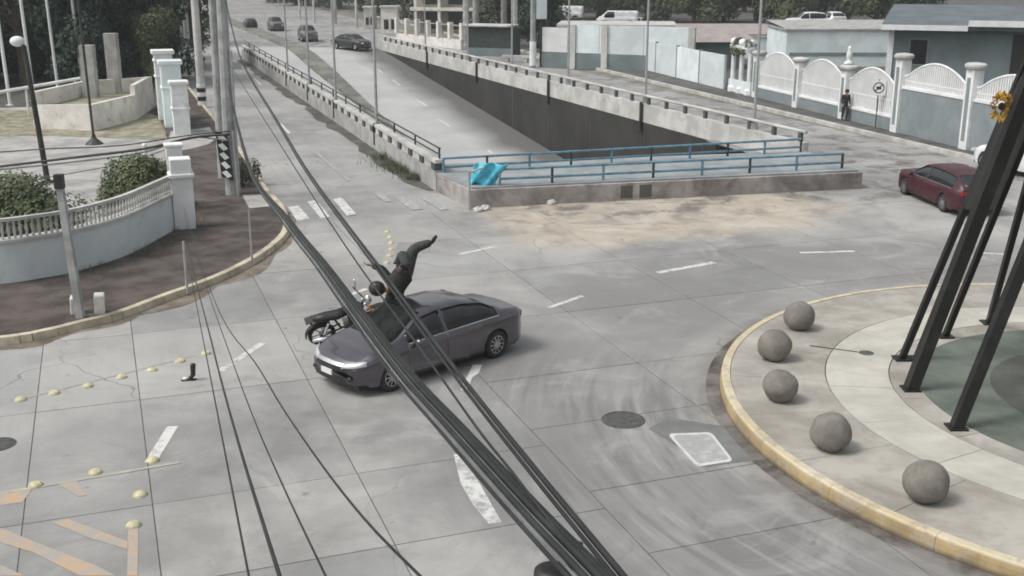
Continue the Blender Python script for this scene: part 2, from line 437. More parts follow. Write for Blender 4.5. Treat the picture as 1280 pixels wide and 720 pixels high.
def build_roads():
    # one continuous concrete road surface, with openings only for the underpass
    h = [A_line(40.0) + Vector((0.3, 0, 0)), B_line(44.0), B_line(113), A_line(113) + Vector((0.3, 0, 0))]
    o = [UV(4, -26), UV(4, 34), Vector((19.0, 47.5, 0)), Vector((-6, 140, 0)), Vector((-60, 320, 0)), Vector((-150, 560, 0)), Vector((-230, 560, 0)), Vector((-110, 320, 0)), UV(130, 0), UV(44, 2), UV(30, -1), UV(20, -26)]
    # ring of quads about the hole
    vs = [h[0], h[1], h[2], h[3], UV(5, -22), UV(5, 34), Vector((24.0, 36, 0)), Vector((20.5, 44.5, 0)), Vector((-3.5, 114, 0)), Vector((-52, 262, 0)), Vector((-150, 560, 0)), Vector((-235, 560, 0)), Vector((-100, 262, 0)), Vector((-38, 114, 0)), Vector((-11.2, 46, 0)), UV(24, -22)]
    z = -0.016
    vs = [(p.x, p.y, z) for p in vs]
    fs = [(4, 5, 6, 1, 0), (6, 7, 1), (7, 8, 2, 1), (8, 9, 12, 13, 3, 2), (9, 10, 11, 12), (13, 14, 0, 3), (14, 15, 4, 0)]
    tag(MB().add(vs, fs).build('road', M['road']), kind='structure')
build_roads()

def build_slabs():
    root = empty('slab_pavement')
    tag(root, kind='structure')
    vcols = [-19, -15.4, -12, -8.6, -5.2, -1.7, 0.15, 3.35, 6.65, 10, 13.3, 16.6, 20, 23.3, 26.6, 30, 33.4]
    left_u = [9, 11.6, 14.1, 16.6, 21.2, 25.4, 29.6, 33.8, 38, 42.2, 46.4, 50.6, 54.8]
    right_u = [8.2, 10.5, 12.65, 14.7, 17.3, 19.8, 23.6, 27.6, 31.6, 35.4]
    far_u = [8.2, 12.65, 17, 21.2, 25.4, 29.6, 33.8, 38, 42.2, 46.4]
    g = 0.009
    meshes = {}
    for i in range(len(vcols) - 1):
        v0, v1 = vcols[i], vcols[i + 1]
        vm = (v0 + v1) / 2
        us = left_u if vm < 6.6 else (right_u if vm < 25 else far_u)
        for j in range(len(us) - 1):
            u0, u1 = us[j], us[j + 1]
            c = UV((u0 + u1) / 2, vm)
            if vm < -0.5 and u1 > 31: continue
            if vm < -5.5 and u1 > 26: continue
            if c.y < 8.5 or c.x < -17: continue
            if vm > 30 and u1 > 43: continue
            if vm > 6.6 and u1 > 36 and vm < 25: continue
            if math.hypot(c.x - RC[0], c.y - RC[1]) < 5.2: continue
            key = (round(v1 - v0, 2), round(u1 - u0, 2))
            if key not in meshes:
                hv, hu = (v1 - v0) / 2 - g, (u1 - u0) / 2 - g
                me = MB().prism([(-hv, -hu), (hv, -hu), (hv, hu), (-hv, hu)], -0.03, 0.0).mesh('slab')
                me.materials.append(M['slab']); meshes[key] = me
            o = bpy.data.objects.new('slab', meshes[key])
            COL.objects.link(o); o.parent = root
            o.location = (c.x, c.y, random.uniform(-0.0015, 0.0015))
            o.rotation_euler = (0, 0, R(20))
    # dark filler seen down the joints
    mb = MB()
    z = -0.008
    for (v0, v1, u0, u1) in ((-19, -5.2, 9, 25.4), (-5.2, -1.7, 9, 25.4), (-1.7, 0.15, 9, 29.6), (0.15, 6.65, 9, 54.8), (6.65, 23.3, 8.2, 35.4), (23.3, 26.6, 8.2, 35.4), (26.6, 33.4, 8.2, 42)):
        p = [UV(u0, v0 + 0.001), UV(u0, v1), UV(u1, v1), UV(u1, v0 + 0.001)]
        mb.sheet([(q.x, q.y) for q in p], z)
    mb.build('joint_filler', M['joint'], root)
build_slabs()

# brown corner sidewalk with its kerb
WALLPTS = [G(0, 362) + Vector((-4.5, -0.9, 0)), G(0, 362) + Vector((-2, -0.45, 0)), G(0, 362), G(50, 355), G(100, 345), G(160, 325), G(205, 301), G(226, 289)]
WL = smooth_line(WALLPTS, 5)
def build_left_walk():
    inner = [p + Vector((-0.3, 0.3, 0)) for p in WL]
    pier = G(232, 290)
    inner += [pier + U * t + V * -1.1 for t in (3, 20, 45, 60, 110, 158)]
    k = [p for p in KLs]
    # strip between the kerb line and the wall line, resampled to the same count
    def resample(pts, n):
        L = [0]
        for i in range(1, len(pts)): L.append(L[-1] + (pts[i] - pts[i-1]).length)
        out = []
        for q in range(n):
            s = L[-1] * q / (n - 1); i = 1
            while i < len(L) - 1 and L[i] < s: i += 1
            t = (s - L[i-1]) / max(1e-6, L[i] - L[i-1]); out.append(pts[i-1].lerp(pts[i], t))
        return out
    near_k = KLs[:KLs.index(far_l) + 1] if far_l in KLs else KLs
    a = near_k; cut = [p for p in inner if p.y <= 50]
    cut.append(G(215, 185))
    n = 60
    ra = resample(a, n); rb = resample(cut, n)
    mb = MB()
    vs = [(p.x, p.y, 0.15) for p in ra] + [(p.x, p.y, 0.15) for p in rb]
    fs = [(i, i + 1, n + i + 1, n + i) for i in range(n - 1)]
    mb.add(vs, fs)
    f0 = a[-1]; g0 = cut[-1]
    fa = [f0 + U * t for t in (0, 50, 160)]; fb = [g0 + U * t for t in (0, 50, 160)]
    vs = [(p.x, p.y, 0.15) for p in fa + fb]
    mb.add(vs, [(0, 1, 4, 3), (1, 2, 5, 4)])
    tag(mb.build('sidewalk', M['brownwalk']), kind='structure')
    kb = MB()
    pts = KLs
    for i in range(len(pts) - 1):
        p, q = pts[i], pts[i + 1]
        d = (q - p).normalized(); nn = Vector((d.y, -d.x, 0)) * 0.09
        a0, a1 = p - nn * 1, q - nn * 1; b0, b1 = p + nn, q + nn
        kb.add([(*a0.xy, 0.165), (*a1.xy, 0.165), (*b1.xy, 0.165), (*b0.xy, 0.165), (*(b0 + nn*0.4).xy, -0.02), (*(b1 + nn*0.4).xy, -0.02), (*a0.xy, 0), (*a1.xy, 0)],
               [(3, 2, 1, 0), (4, 5, 2, 3), (0, 1, 7, 6)])
    tag(kb.build('kerb', M['kerb']), kind='structure')
    gm = MB()
    L = []
    Rr = []
    for i in range(6, 46):
        p, q = pts[i], pts[i + 1]; d = (q - p).normalized(); nn = Vector((d.y, -d.x, 0))
        wdt = 0.14 + 0.5 * abs(math.sin(i * 0.45)) * abs(math.sin(i * 0.13 + 1.2))
        L.append((*(p + nn * 0.12).xy, 0.0035)); Rr.append((*(p + nn * (0.14 + wdt)).xy, 0.0035))
    nL = len(L)
    gm.add(L + Rr, [(i, nL + i, nL + i + 1, i + 1) for i in range(nL - 1)])
    tag(gm.build('gutter', M['gutter']), kind='structure')
    dr = MB()
    dr.sheet([(p.x, p.y) for p in (G(205, 196), G(240, 190), G(262, 184), G(271, 176), G(262, 163), G(214, 168))], 0.156)
    dr.sheet([(p.x, p.y) for p in (G(312, 266), G(352, 262), G(340, 248), G(303, 249))], 0.156)
    tag(dr.build('driveway', M['palewalk']), kind='structure')
build_left_walk()

def build_compound_ground():
    mb = MB()
    pier = G(232, 290)
    p = [WL[0] + Vector((-20, -6, 0))] + WL[::4] + [pier, G(215, 185), G(215, 185) + U * 40, Vector((-90, 110, 0)), Vector((-90, 20, 0))]
    mb.sheet([(q.x, q.y) for q in p], 0.02)
    tag(mb.build('courtyard_pavement', M['palewalk']), kind='structure')
    mb = MB()
    mb.sheet([(q.x, q.y) for q in (G(-40, 172), G(60, 170), G(205, 176), G(214, 150), G(160, 135), G(-60, 140))], 0.03)
    tag(mb.build('grass_verge', M['grass']), kind='structure')
    mb = MB()
    mb.sheet([(q.x, q.y) for q in (G(-60, 136), G(60, 134), G(215, 148), G(215, 148) + U * 70, Vector((-120, 130, 0)))], 0.024)
    tag(mb.build('wooded_ground', M['darkwalk']), kind='structure')
build_compound_ground()

# right-hand kerb, sidewalk and yard
KR0, KR1 = G(880, 119), G(1226, 202)
KRd = (KR0 - KR1).normalized()
FP = {3: G(1127, 168), 4: G(1208, 190), 2: G(997, 137)}
Fd = (FP[2] - FP[4]).normalized()
def kr(t): return KR1 + KRd * t           # t metres up the road
def fl(t): return FP[4] + Fd * t
def build_right_walk():
    mb = MB()
    a = [kr(t) for t in (-26, 0, 27, 50, 90, 140)]; b = [fl(t) for t in (-26, 0, 27, 50, 90, 140)]
    for i in range(5):
        mb.add([(*a[i].xy, 0.14), (*b[i].xy, 0.14), (*b[i+1].xy, 0.14), (*a[i+1].xy, 0.14)], [(0, 1, 2, 3)])
    tag(mb.build('sidewalk', M['darkwalk']), kind='structure')
    kb = MB()
    kb.beam(kr(-26), kr(140), 0.28, 0.2, -0.04)
    tag(kb.build('kerb', M['gkerb']), kind='structure')
    mb = MB()
    mb.sheet([(q.x, q.y) for q in (fl(-30), Vector((160, 0, 0)), Vector((260, 420, 0)), Vector((-60, 420, 0)), fl(140))], 0.03)
    tag(mb.build('yard_ground', M['darkwalk']), kind='structure')
build_right_walk()

# ------------------------------------------------------------------ underpass
def build_underpass():
    Ys = [36, 40, 44, 48, 52, 56, 60, 66, 72, 78, 84, 90, 96, 102, 108, 113, 114.5]
    mb = MB()
    vs = []
    for Y in Ys:
        a = A_line(Y) + Vector((0.3, 0, 0)); b = B_line(Y) + Vector((0.05, 0, 0))
        z = ramp_z(Y) if Y < 113 else -0.012
        for t in (0, 0.25, 0.5, 0.75, 1): vs.append((*a.lerp(b, t).xy, z))
    fs = []
    for i in range(len(Ys) - 1):
        for k in range(4): fs.append((i*5+k, i*5+k+1, (i+1)*5+k+1, (i+1)*5+k))
    mb.add(vs, fs)
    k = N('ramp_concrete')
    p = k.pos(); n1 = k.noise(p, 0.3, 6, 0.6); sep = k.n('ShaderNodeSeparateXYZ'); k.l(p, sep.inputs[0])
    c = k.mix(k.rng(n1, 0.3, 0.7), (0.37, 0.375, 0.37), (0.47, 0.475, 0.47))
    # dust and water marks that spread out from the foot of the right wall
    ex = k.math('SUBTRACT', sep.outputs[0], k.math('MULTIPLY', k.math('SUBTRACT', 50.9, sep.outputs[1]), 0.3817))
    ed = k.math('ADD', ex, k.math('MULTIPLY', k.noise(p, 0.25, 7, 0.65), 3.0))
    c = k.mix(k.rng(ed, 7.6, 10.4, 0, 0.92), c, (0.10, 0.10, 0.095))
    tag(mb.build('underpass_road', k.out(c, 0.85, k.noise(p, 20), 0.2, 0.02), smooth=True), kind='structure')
    # right retaining wall (inner face and top), left retaining wall, abutment under the deck
    mb = MB(); n = len(Ys) - 1
    for i in range(n):
        p, q = B_line(Ys[i]), B_line(Ys[i + 1])
        z0 = ramp_z(Ys[i]) - 0.3; z1 = ramp_z(Ys[i + 1]) - 0.3
        mb.add([(*p.xy, z0), (*q.xy, z1), (*q.xy, 0.0), (*p.xy, 0.0)], [(0, 1, 2, 3), (3, 2, 1, 0)][:1])
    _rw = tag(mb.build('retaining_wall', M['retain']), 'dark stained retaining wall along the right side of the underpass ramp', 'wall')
    for Yj in (54, 60, 66, 72, 78, 84, 90, 96):
        p = B_line(Yj); dd = (B_line(Yj + 1) - p).normalized()
        MB().beam(p - dd * 0.03 - Vector((0.01, 0, 0)), p + dd * 0.03 - Vector((0.01, 0, 0)), 0.012, -ramp_z(Yj) - 0.1, ramp_z(Yj)).build('joint_strip', M['darkwalk'], _rw)
    mb = MB()
    for i in range(n):
        p, q = A_line(Ys[i]) + Vector((0.3, 0, 0)), A_line(Ys[i + 1]) + Vector((0.3, 0, 0))
        mb.add([(*p.xy, ramp_z(Ys[i]) - 0.3), (*q.xy, ramp_z(Ys[i + 1]) - 0.3), (*q.xy, 0.0), (*p.xy, 0.0)], [(3, 2, 1, 0)])
    tag(mb.build('retaining_wall', M['conc']), 'pale retaining wall under the railing on the left side of the underpass ramp', 'wall')
    # median kerb between the two carriageways
    mb = MB()
    L = []
    for Y in (44, 52, 60, 68, 76, 84, 92, 100, 108, 116, 130, 150, 175, 200):
        mid = (A_line(Y) + B_line(Y)) / 2 + Vector((-0.6, 0, 0))
        hw = 0.25 if Y < 78 else 0.25 + min(0.7, (Y - 78) * 0.03)
        L.append((mid, hw, ramp_z(Y)))
    vs = []
    for mid, hw, z in L:
        for dx, dz in ((-hw, 0.0), (-hw + 0.06, 0.22), (hw - 0.06, 0.22), (hw, 0.0)): vs.append((mid.x + dx, mid.y, z + dz))
    fs = []
    for i in range(len(L) - 1):
        for k2 in range(3): fs.append((i*4+k2, i*4+k2+1, (i+1)*4+k2+1, (i+1)*4+k2)[::-1])
    fs.append((0, 1, 2, 3))
    mb.add(vs, fs)
    tag(mb.build('median', plain('median_dirt', (0.17, 0.17, 0.155), 0.95, var=0.3, scale=0.5)), kind='structure')
    # lane dashes of the ramp
    root = MB()
    for x0, y0, x1, y1 in ((548, 149, 562, 158), (520, 124, 534, 133), (491, 100, 500, 107), (471, 86, 478, 91), (610, 188, 622, 196)):
        def hit(x, y):
            d = ray(x, y); lo, hi = 30.0, 140.0
            f = lambda Y: CAM_H + d.z * Y / d.y - ramp_z(Y)
            for _ in range(50):
                m = (lo + hi) / 2
                if f(m) > 0: lo = m
                else: hi = m
            t = lo / d.y
            return Vector((d.x * t, lo, ramp_z(lo)))
        a, b = hit(x0, y0), hit(x1, y1)
        d = (b - a).normalized(); nn = Vector((d.y, -d.x, 0)).normalized() * 0.09
        e = Vector((0, 0, 0.012))
        root.add([a - nn + e, a + nn + e, b + nn + e, b - nn + e], [(0, 1, 2, 3), (3, 2, 1, 0)][:1])
    tag(root.build('underpass_lane_marking', M['p_white']), kind='structure')
build_underpass()

def build_rail_A():
    root = empty('left_underpass_railing', A_line(40.42), label='long pale concrete parapet with dark posts and pipe rail left of the underpass', cat='railing')
    inv = Vector(A_line(40.42))
    mb = MB()
    a, b = A_line(40.42) - inv, A_line(101) - inv
    off = Vector((0.15, 0.05, 0))
    mb.beam(a + off, b + off, 0.30, 0.85, -0.1)
    mb.build('parapet_wall', M['conc'], root)
    MB().beam(a + off, b + off, 0.34, 0.13, 1.02).build('top_beam', M['conc_l'], root)
    me = MB().beam((0, -0.24, 0), (0, 0.24, 0), 0.36, 0.27, 0.75).mesh('post'); me.materials.append(M['slotgrey'])
    me2 = MB().beam((0, -0.62, 0), (0, 0.62, 0), 0.22, 0.27, 0.75).mesh('infill_block'); me2.materials.append(M['conc_l'])
    d = (A_line(60) - A_line(50)).normalized()
    L = (A_line(101) - A_line(40.42)).length
    n = int(L / 1.75)
    rz = math.atan2(d.y, d.x) - math.pi / 2
    for i in range(n):
        if 0.8 + i * 1.75 > L - 2: break
        for nm, mm, s in (('post', me, 0.3), ('infill_block', me2, 1.17)):
            o = bpy.data.objects.new(nm, mm); COL.objects.link(o); o.parent = root
            o.location = d * (s + i * 1.75) + off; o.rotation_euler = (0, 0, rz)
    off2 = off + Vector((0.05, 0, 0))
    for z in (1.32, 1.55):
        MB().tube([off2 + Vector((0, 0, z)) + d * 0.1, off2 + Vector((0, 0, z)) + d * (L - 1)], 0.035, 6).build('pipe_rail', M['darksteel'], root)
    st = MB().tube([(0, 0, 1.17), (0, 0, 1.57)], 0.04, 6).mesh('stanchion'); st.materials.append(M['darksteel'])
    for i in range(int(L / 3.5)):
        o = bpy.data.objects.new('stanchion', st); COL.objects.link(o); o.parent = root; o.location = off2 + d * (0.2 + i * 3.5)
    # dark strip of uneven width along the foot of the parapet
    mb = MB()
    L1 = []; L2 = []
    for i in range(40):
        Y = 40.6 + i * 1.5; p = A_line(Y)
        wd = 0.25 + 0.35 * abs(math.sin(i * 1.3)) + 0.3 * abs(math.sin(i * 0.37))
        L1.append((p.x - 0.01, p.y, 0.0035)); L2.append((p.x - wd, p.y, 0.0035))
    mb.add(L1 + L2, [(i, i + 1, 40 + i + 1, 40 + i) for i in range(39)])
    tag(mb.build('gutter', M['darkwalk']), kind='structure')
build_rail_A()

def build_rail_B():
    o0 = B_line(46.5)
    root = empty('right_underpass_railing', o0, label='pale concrete parapet with white pipe rail on dark posts right of the underpass', cat='railing')
    d = (B_line(60) - B_line(50)).normalized(); L = (B_line(113) - o0).length
    off = Vector((0.16, 0.0, 0))
    MB().beam(off, off + d * L, 0.30, 0.95, -0.1).build('parapet_wall', M['conc_l'], root)
    MB().tube([off + Vector((0, 0, 1.28)), off + d * L + Vector((0, 0, 1.28))], 0.07, 8).build('pipe_rail', M['conc_l'], root)
    me = MB().beam((0, -0.10, 0), (0, 0.10, 0), 0.14, 0.36, 0.85).mesh('post'); me.materials.append(M['slotgrey'])
    n = int(L / 1.95)
    rz = math.atan2(d.y, d.x) - math.pi / 2
    for i in range(n):
        o = bpy.data.objects.new('post', me); COL.objects.link(o); o.parent = root
        o.location = d * (0.4 + i * 1.95) + off; o.rotation_euler = (0, 0, rz)
    # dark buttress brackets at the lamp posts
    for i, Y in enumerate((60.0, 72, 85, 97)):
        p = B_line(Y) - o0
        MB().box((p.x - 0.12, p.y - 0.2, -0.55), (p.x - 0.005, p.y + 0.2, 0.95)).build('bracket', M['darksteel'], root)
build_rail_B()

def build_deck():
    c1, c2, c3 = G(547, 240), G(588, 260), G(1077, 236)
    c4 = c3 + Vector((-0.9, 4.6, 0)); c5 = Vector((A_line(42.5).x + 0.32, 42.3, 0))
    root = empty('crossover_parapet', c2, label='low stained concrete block with blue pipe rails closing the end of the underpass', cat='parapet')
    r0 = Vector(c2)
    poly = [(p - r0) for p in (c1, c2, c3, c4, c5)]
    MB().prism([(p.x, p.y) for p in poly], -0.2, 0.62).build('parapet_wall', M['parapet'], root, bevel=0.02)
    top = [(p - r0) for p in (c1.lerp(c5, 0.05), c2 + Vector((0.05, 0.15, 0)), c3 + Vector((-0.15, 0.12, 0)), c4 + Vector((-0.1, -0.1, 0)), c5 + Vector((0, -0.1, 0)))]
    MB().prism([(p.x, p.y) for p in top], 0.60, 0.68).build('deck_top', M['deck'], root)
    # abutment face towards the underpass
    MB().prism([(p.x, p.y) for p in (poly[4] + Vector((-0.2, -0.5, 0)), poly[3] + Vector((0.2, -0.5, 0)), poly[3] + Vector((0.2, -0.02, 0)), poly[4] + Vector((-0.2, -0.02, 0)))], -7, -0.21).build('abutment', M['retain'], root)
    # drain slots
    fd = (c3 - c2).normalized(); fn = Vector((fd.y, -fd.x, 0))
    for s in (5.6, 6.3):
        p = fd * s + fn * 0.0
        MB().beam(p - fd * 0.22, p + fd * 0.22, 0.03, 0.45, 0.08).build('drain', M['darkwalk'], root)
    zt = 0.68
    def rail(name, a, b, hs, n, r=0.045):
        g = MB()
        for h in hs:
            MB().tube([a + Vector((0, 0, zt + h)), b + Vector((0, 0, zt + h))], r, 8).build('rail', M['bluerail'], root)
        for i in range(n + 1):
            p = a.lerp(b, i / n)
            MB().tube([p + Vector((0, 0, zt - 0.02)), p + Vector((0, 0, zt + max(hs) + 0.02))], 0.05, 6).build('post', M['darksteel'] if i % 2 else M['bluerail'], root)
    # front rail and back rail
    a = (c2 - r0) + Vector((1.0, 0.55, 0)); b = (c3 - r0) + Vector((-0.65, 0.5, 0))
    rail('f', a, b, (0.22, 0.55), 7, 0.045)
    a2 = (c1 - r0) + Vector((0.22, 0.2, 0)); b2 = (c4 - r0) + Vector((-0.35, -0.3, 0))
    rail('b', a2, b2, (0.2, 0.52), 9, 0.045)
    a3 = (c1 - r0) + Vector((0.8, 1.0, 0))
    MB().tube([b, b2 + Vector((0.2, -0.3, 0))], 0.04, 6)
    # sand drifted at the foot of the wall, and rubble
    rub = [(607, 262), (598, 264), (689, 255), (612, 268), (935, 262), (1018, 268)]
    for i, (x, y) in enumerate(rub[:3]):
        p = G(x, y)
        m = MB().ball((0, 0, 0.05), 0.16, 7, 5, 0.6)
        m.v = [(vx * (1 + 0.3 * random.random()), vy * (1 + 0.4 * random.random()), vz * (1 + 0.3 * random.random())) for vx, vy, vz in m.v]
        o = m.build('rubble_chunk', M['conc_l'], loc=(p.x, p.y, 0))
        tag(o, ('white rubble chunk against the foot of the parapet corner post', 'smaller pale rubble chunk left of the parapet corner', 'pale ring of rubble lying at the foot of the long parapet')[i], 'rubble')
build_deck()

# cyan tarp and its post at the parapet corner
def build_tarp():
    p0 = G(588, 262); post = empty('corner_post', (p0.x - 0.02, p0.y - 0.12, 0), label='thin grey post standing at the near corner of the concrete parapet', cat='post')
    MB().tube([(0, 0, 0), (0, 0, 1.35)], 0.05, 8).build('shaft', M['steel'], post)
    MB().tube([(0, 0, 1.3), (0.5, 0.1, 1.45)], 0.035, 6).build('arm', M['steel'], post)
    c = AT(607, 220, 38.0)
    mb = MB(); n, m = 14, 10
    vs = []
    for j in range(m + 1):
        for i in range(n + 1):
            s, t = i / n, j / m
            x = (s - 0.5) * (1.15 - 0.35 * t) + 0.45 * (0.5 - t)
            z = (0.5 - t) * 0.85 + 0.07 * math.sin(s * 6) * (0.4 + t)
            y = 0.10 * math.sin(s * 13 + t * 3) + 0.06 * math.sin(s * 5 - t * 6) + 0.12 * t
            vs.append((x, y, z))
    W = n + 1
    fs = [(j*W+i, (j+1)*W+i, (j+1)*W+i+1, j*W+i+1) for j in range(m) for i in range(n)]
    mb.add(vs, fs)
    o = mb.build('tarp', M['tarp'], smooth=True, loc=c)
    so = o.modifiers.new('thick', 'SOLIDIFY'); so.thickness = 0.03
    tag(o, 'bright cyan tarp draped over the parapet rail at its left corner', 'tarp')
build_tarp()

# ------------------------------------------------------------------ road markings
def quad_px(pts, z=0.0045):
    return [(*G(x, y).xy, z) for x, y in pts]

def marking(name, polys, m, z=0.0045):
    mb = MB()
    for p in polys:
        q = [G(x, y) for x, y in p]
        mb.sheet([(a.x, a.y) for a in q], z)
    return tag(mb.build(name, m), kind='structure')

def dash(x0, y0, x1, y1, wd=0.14):
    a, b = G(x0, y0), G(x1, y1)
    d = (b - a).normalized(); nn = Vector((d.y, -d.x, 0)) * wd / 2
    return [a - nn, a + nn, b + nn, b - nn]

def dashes(name, lst, m, wd=0.14, z=0.0045):
    mb = MB()
    for t in lst:
        ww = t[4] if len(t) > 4 else wd
        mb.sheet([(p.x, p.y) for p in dash(*t[:4], ww)], z)
    return tag(mb.build(name, m), kind='structure')

dashes('lane_marking', [(275, 464, 328, 429, 0.17), (188, 578, 216, 533, 0.2), (685, 385, 728, 370), (822, 341, 893, 328, 0.2), (1000, 316, 1068, 314, 0.17), (1222, 316, 1256, 318, 0.15),
                        (574, 318, 620, 308, 0.15), (434, 370, 458, 361, 0.17), (350, 154, 362, 167, 0.15), (318, 98, 326, 106, 0.15), (300, 81, 309, 89, 0.15), (306, 112, 316, 114, 0.2)], M['p_white'])
dashes('worn_lane_marking', [(395, 190, 436, 226, 0.12), (500, 246, 522, 262, 0.4), (530, 247, 556, 262, 0.3), (486, 252, 470, 240, 0.25)], M['p_faint'])
marking('crosswalk', [[(360, 259), (373, 257), (387, 273), (371, 276)], [(384, 252), (395, 250), (413, 271), (401, 273)], [(416, 249), (427, 247), (446, 268), (434, 270)]], M['p_white'])
marking('curved_marking', [[(567, 568), (574, 568), (586, 585), (600, 605), (627, 653), (611, 655), (592, 632), (576, 605)]], M['p_white'])
marking('arrow_marking', [[(591, 456), (603, 456), (598, 467), (590, 472), (586, 486), (576, 489), (578, 480), (584, 471)]], M['p_white'])
marking('hatched_marking', [
    [(0, 660), (0, 678), (40, 690), (100, 720), (145, 720), (120, 707), (60, 684)],
    [(65, 653), (85, 649), (160, 677), (160, 687), (110, 672)],
    [(70, 604), (96, 600), (108, 619), (98, 621)],
    [(160, 660), (173, 660), (172, 720), (159, 720)],
    [(0, 615), (40, 612), (28, 628), (0, 632)],
    [(0, 706), (30, 720), (0, 720)]], M['p_orange'])
dashes('edge_line', [(0, 617, 225, 578, 0.09), (20, 501, 245, 444, 0.05)], M['p_yellow'], z=0.007)
marking('yellow_patch', [[(478, 282), (492, 283), (497, 305), (490, 325), (480, 340), (474, 336), (480, 318), (482, 300)]], M['p_ochre'], 0.0035)
marking('patch_repair', [[(836, 522), (905, 533), (945, 575), (884, 584), (850, 560), (810, 536)]], plain('dark_asphalt_patch', (0.17, 0.175, 0.17), 0.9, var=0.12, scale=2), 0.0035)
# pale rounded plate in the dark patch: a cast frame with an inner panel
def build_plate():
    q = [G(834, 543), G(889, 541), G(917, 577), G(872, 584)]
    c = sum(q, Vector()) / 4
    root = empty('access_cover', c, label='white painted rounded rectangular access cover set in a dark asphalt patch', cat='cover')
    def rr(s):
        pts = []
        for i in range(4):
            a = q[i] - c; p = q[(i - 1) % 4] - c; n = q[(i + 1) % 4] - c
            for t in (0.0, 0.5, 1.0):
                e0 = a.lerp(p, 0.10); e1 = a.lerp(n, 0.10)
                m = e0.lerp(e1, t); m = m.lerp(a, 0.35 if t == 0.5 else 0)
                pts.append((m.x * s, m.y * s))
        return pts
    MB().prism(rr(1.0), 0.0, 0.014).build('frame', paint_mat('cover_white', (0.60, 0.60, 0.59), under=(0.45, 0.45, 0.45), wear=0.45, ws=8), root)
    MB().prism(rr(0.86), 0.0, 0.019).build('lid', paint_mat('cover_inner', (0.47, 0.475, 0.48), under=(0.34, 0.34, 0.34), wear=0.75, ws=5), root)
build_plate()

def manhole(px, py, r, label):
    p = G(px, py)
    root = empty('manhole_cover', (p.x, p.y, 0), label=label, cat='manhole cover')
    MB().lathe([(r, 0.0), (r, 0.012), (r * 0.9, 0.014), (r * 0.9, 0.008), (0.001, 0.008)], 36).build('frame', M['iron'], root)
    g = MB()
    for i in range(-4, 5):
        x = i * r * 0.19; h = math.sqrt(max(0, (r * 0.84) ** 2 - x * x)); g.box((x - r*0.04, -h, 0.006), (x + r*0.04, h, 0.0125))
    g.build('tread', M['iron'], root)
manhole(779, 525, 0.40, 'round dark cast iron manhole cover in the middle of the roadway')
manhole(-3, 556, 0.30, 'dark manhole cover cut off by the left edge beside the yellow studs')

# domed yellow road studs
stud_me = MB().lathe([(0.115, 0.0), (0.112, 0.02), (0.095, 0.045), (0.06, 0.062), (0.02, 0.07), (0.001, 0.071)], 18).mesh('road_stud')
stud_me.materials.append(M['stud'])
stud_me.polygons.foreach_set('use_smooth', [True] * len(stud_me.polygons))
def stud(x, y, label, group, s=1.0):
    o = bpy.data.objects.new('road_stud', stud_me); COL.objects.link(o)
    p = G(x, y); o.location = (p.x, p.y, 0.0); o.scale = (s, s, s); o.rotation_euler = (0, 0, random.random() * 6)
    tag(o, label, 'road stud', group)
g1 = 'domed road studs in the left lane line'
ordn = ['leftmost', 'second from left', 'third from left', 'fourth from left', 'fifth from left', 'sixth from left', 'rightmost, under the cables']
for i, (x, y) in enumerate([(26, 500), (68, 492), (110, 483), (152, 472), (190, 463), (225, 452), (258, 442)]):
    stud(x, y, 'small pale yellow domed stud in the upper row on the left, ' + ordn[i], g1, 0.95)
g2 = 'domed road studs round the orange hatching'
for (x, y), l in zip([(45, 607), (119, 591), (191, 576), (175, 619), (167, 657)],
                     ['at the left end of the row above the orange hatching', 'between two others above the orange hatching', 'at the foot of the short white dash',
                      'just below the short white dash, at the slab joint', 'at the top end of the upright orange bar']):
    stud(x, y, 'yellow domed stud ' + l, g2, 0.98)
g3 = 'curved row of yellow studs behind the crashed car'
od = ['farthest', 'second', 'third', 'fourth', 'fifth', 'sixth', 'nearest']
for i, (x, y) in enumerate([(484, 290), (487, 297), (489, 304), (489, 312), (487, 320), (483, 329), (479, 337)]):
    stud(x, y, 'pale yellow stud, %s from the top in the curved row above the thrown rider' % od[i] if i not in (0, 6) else 'pale yellow stud %s from the camera in the curved row above the thrown rider' % od[i], g3, 0.8)

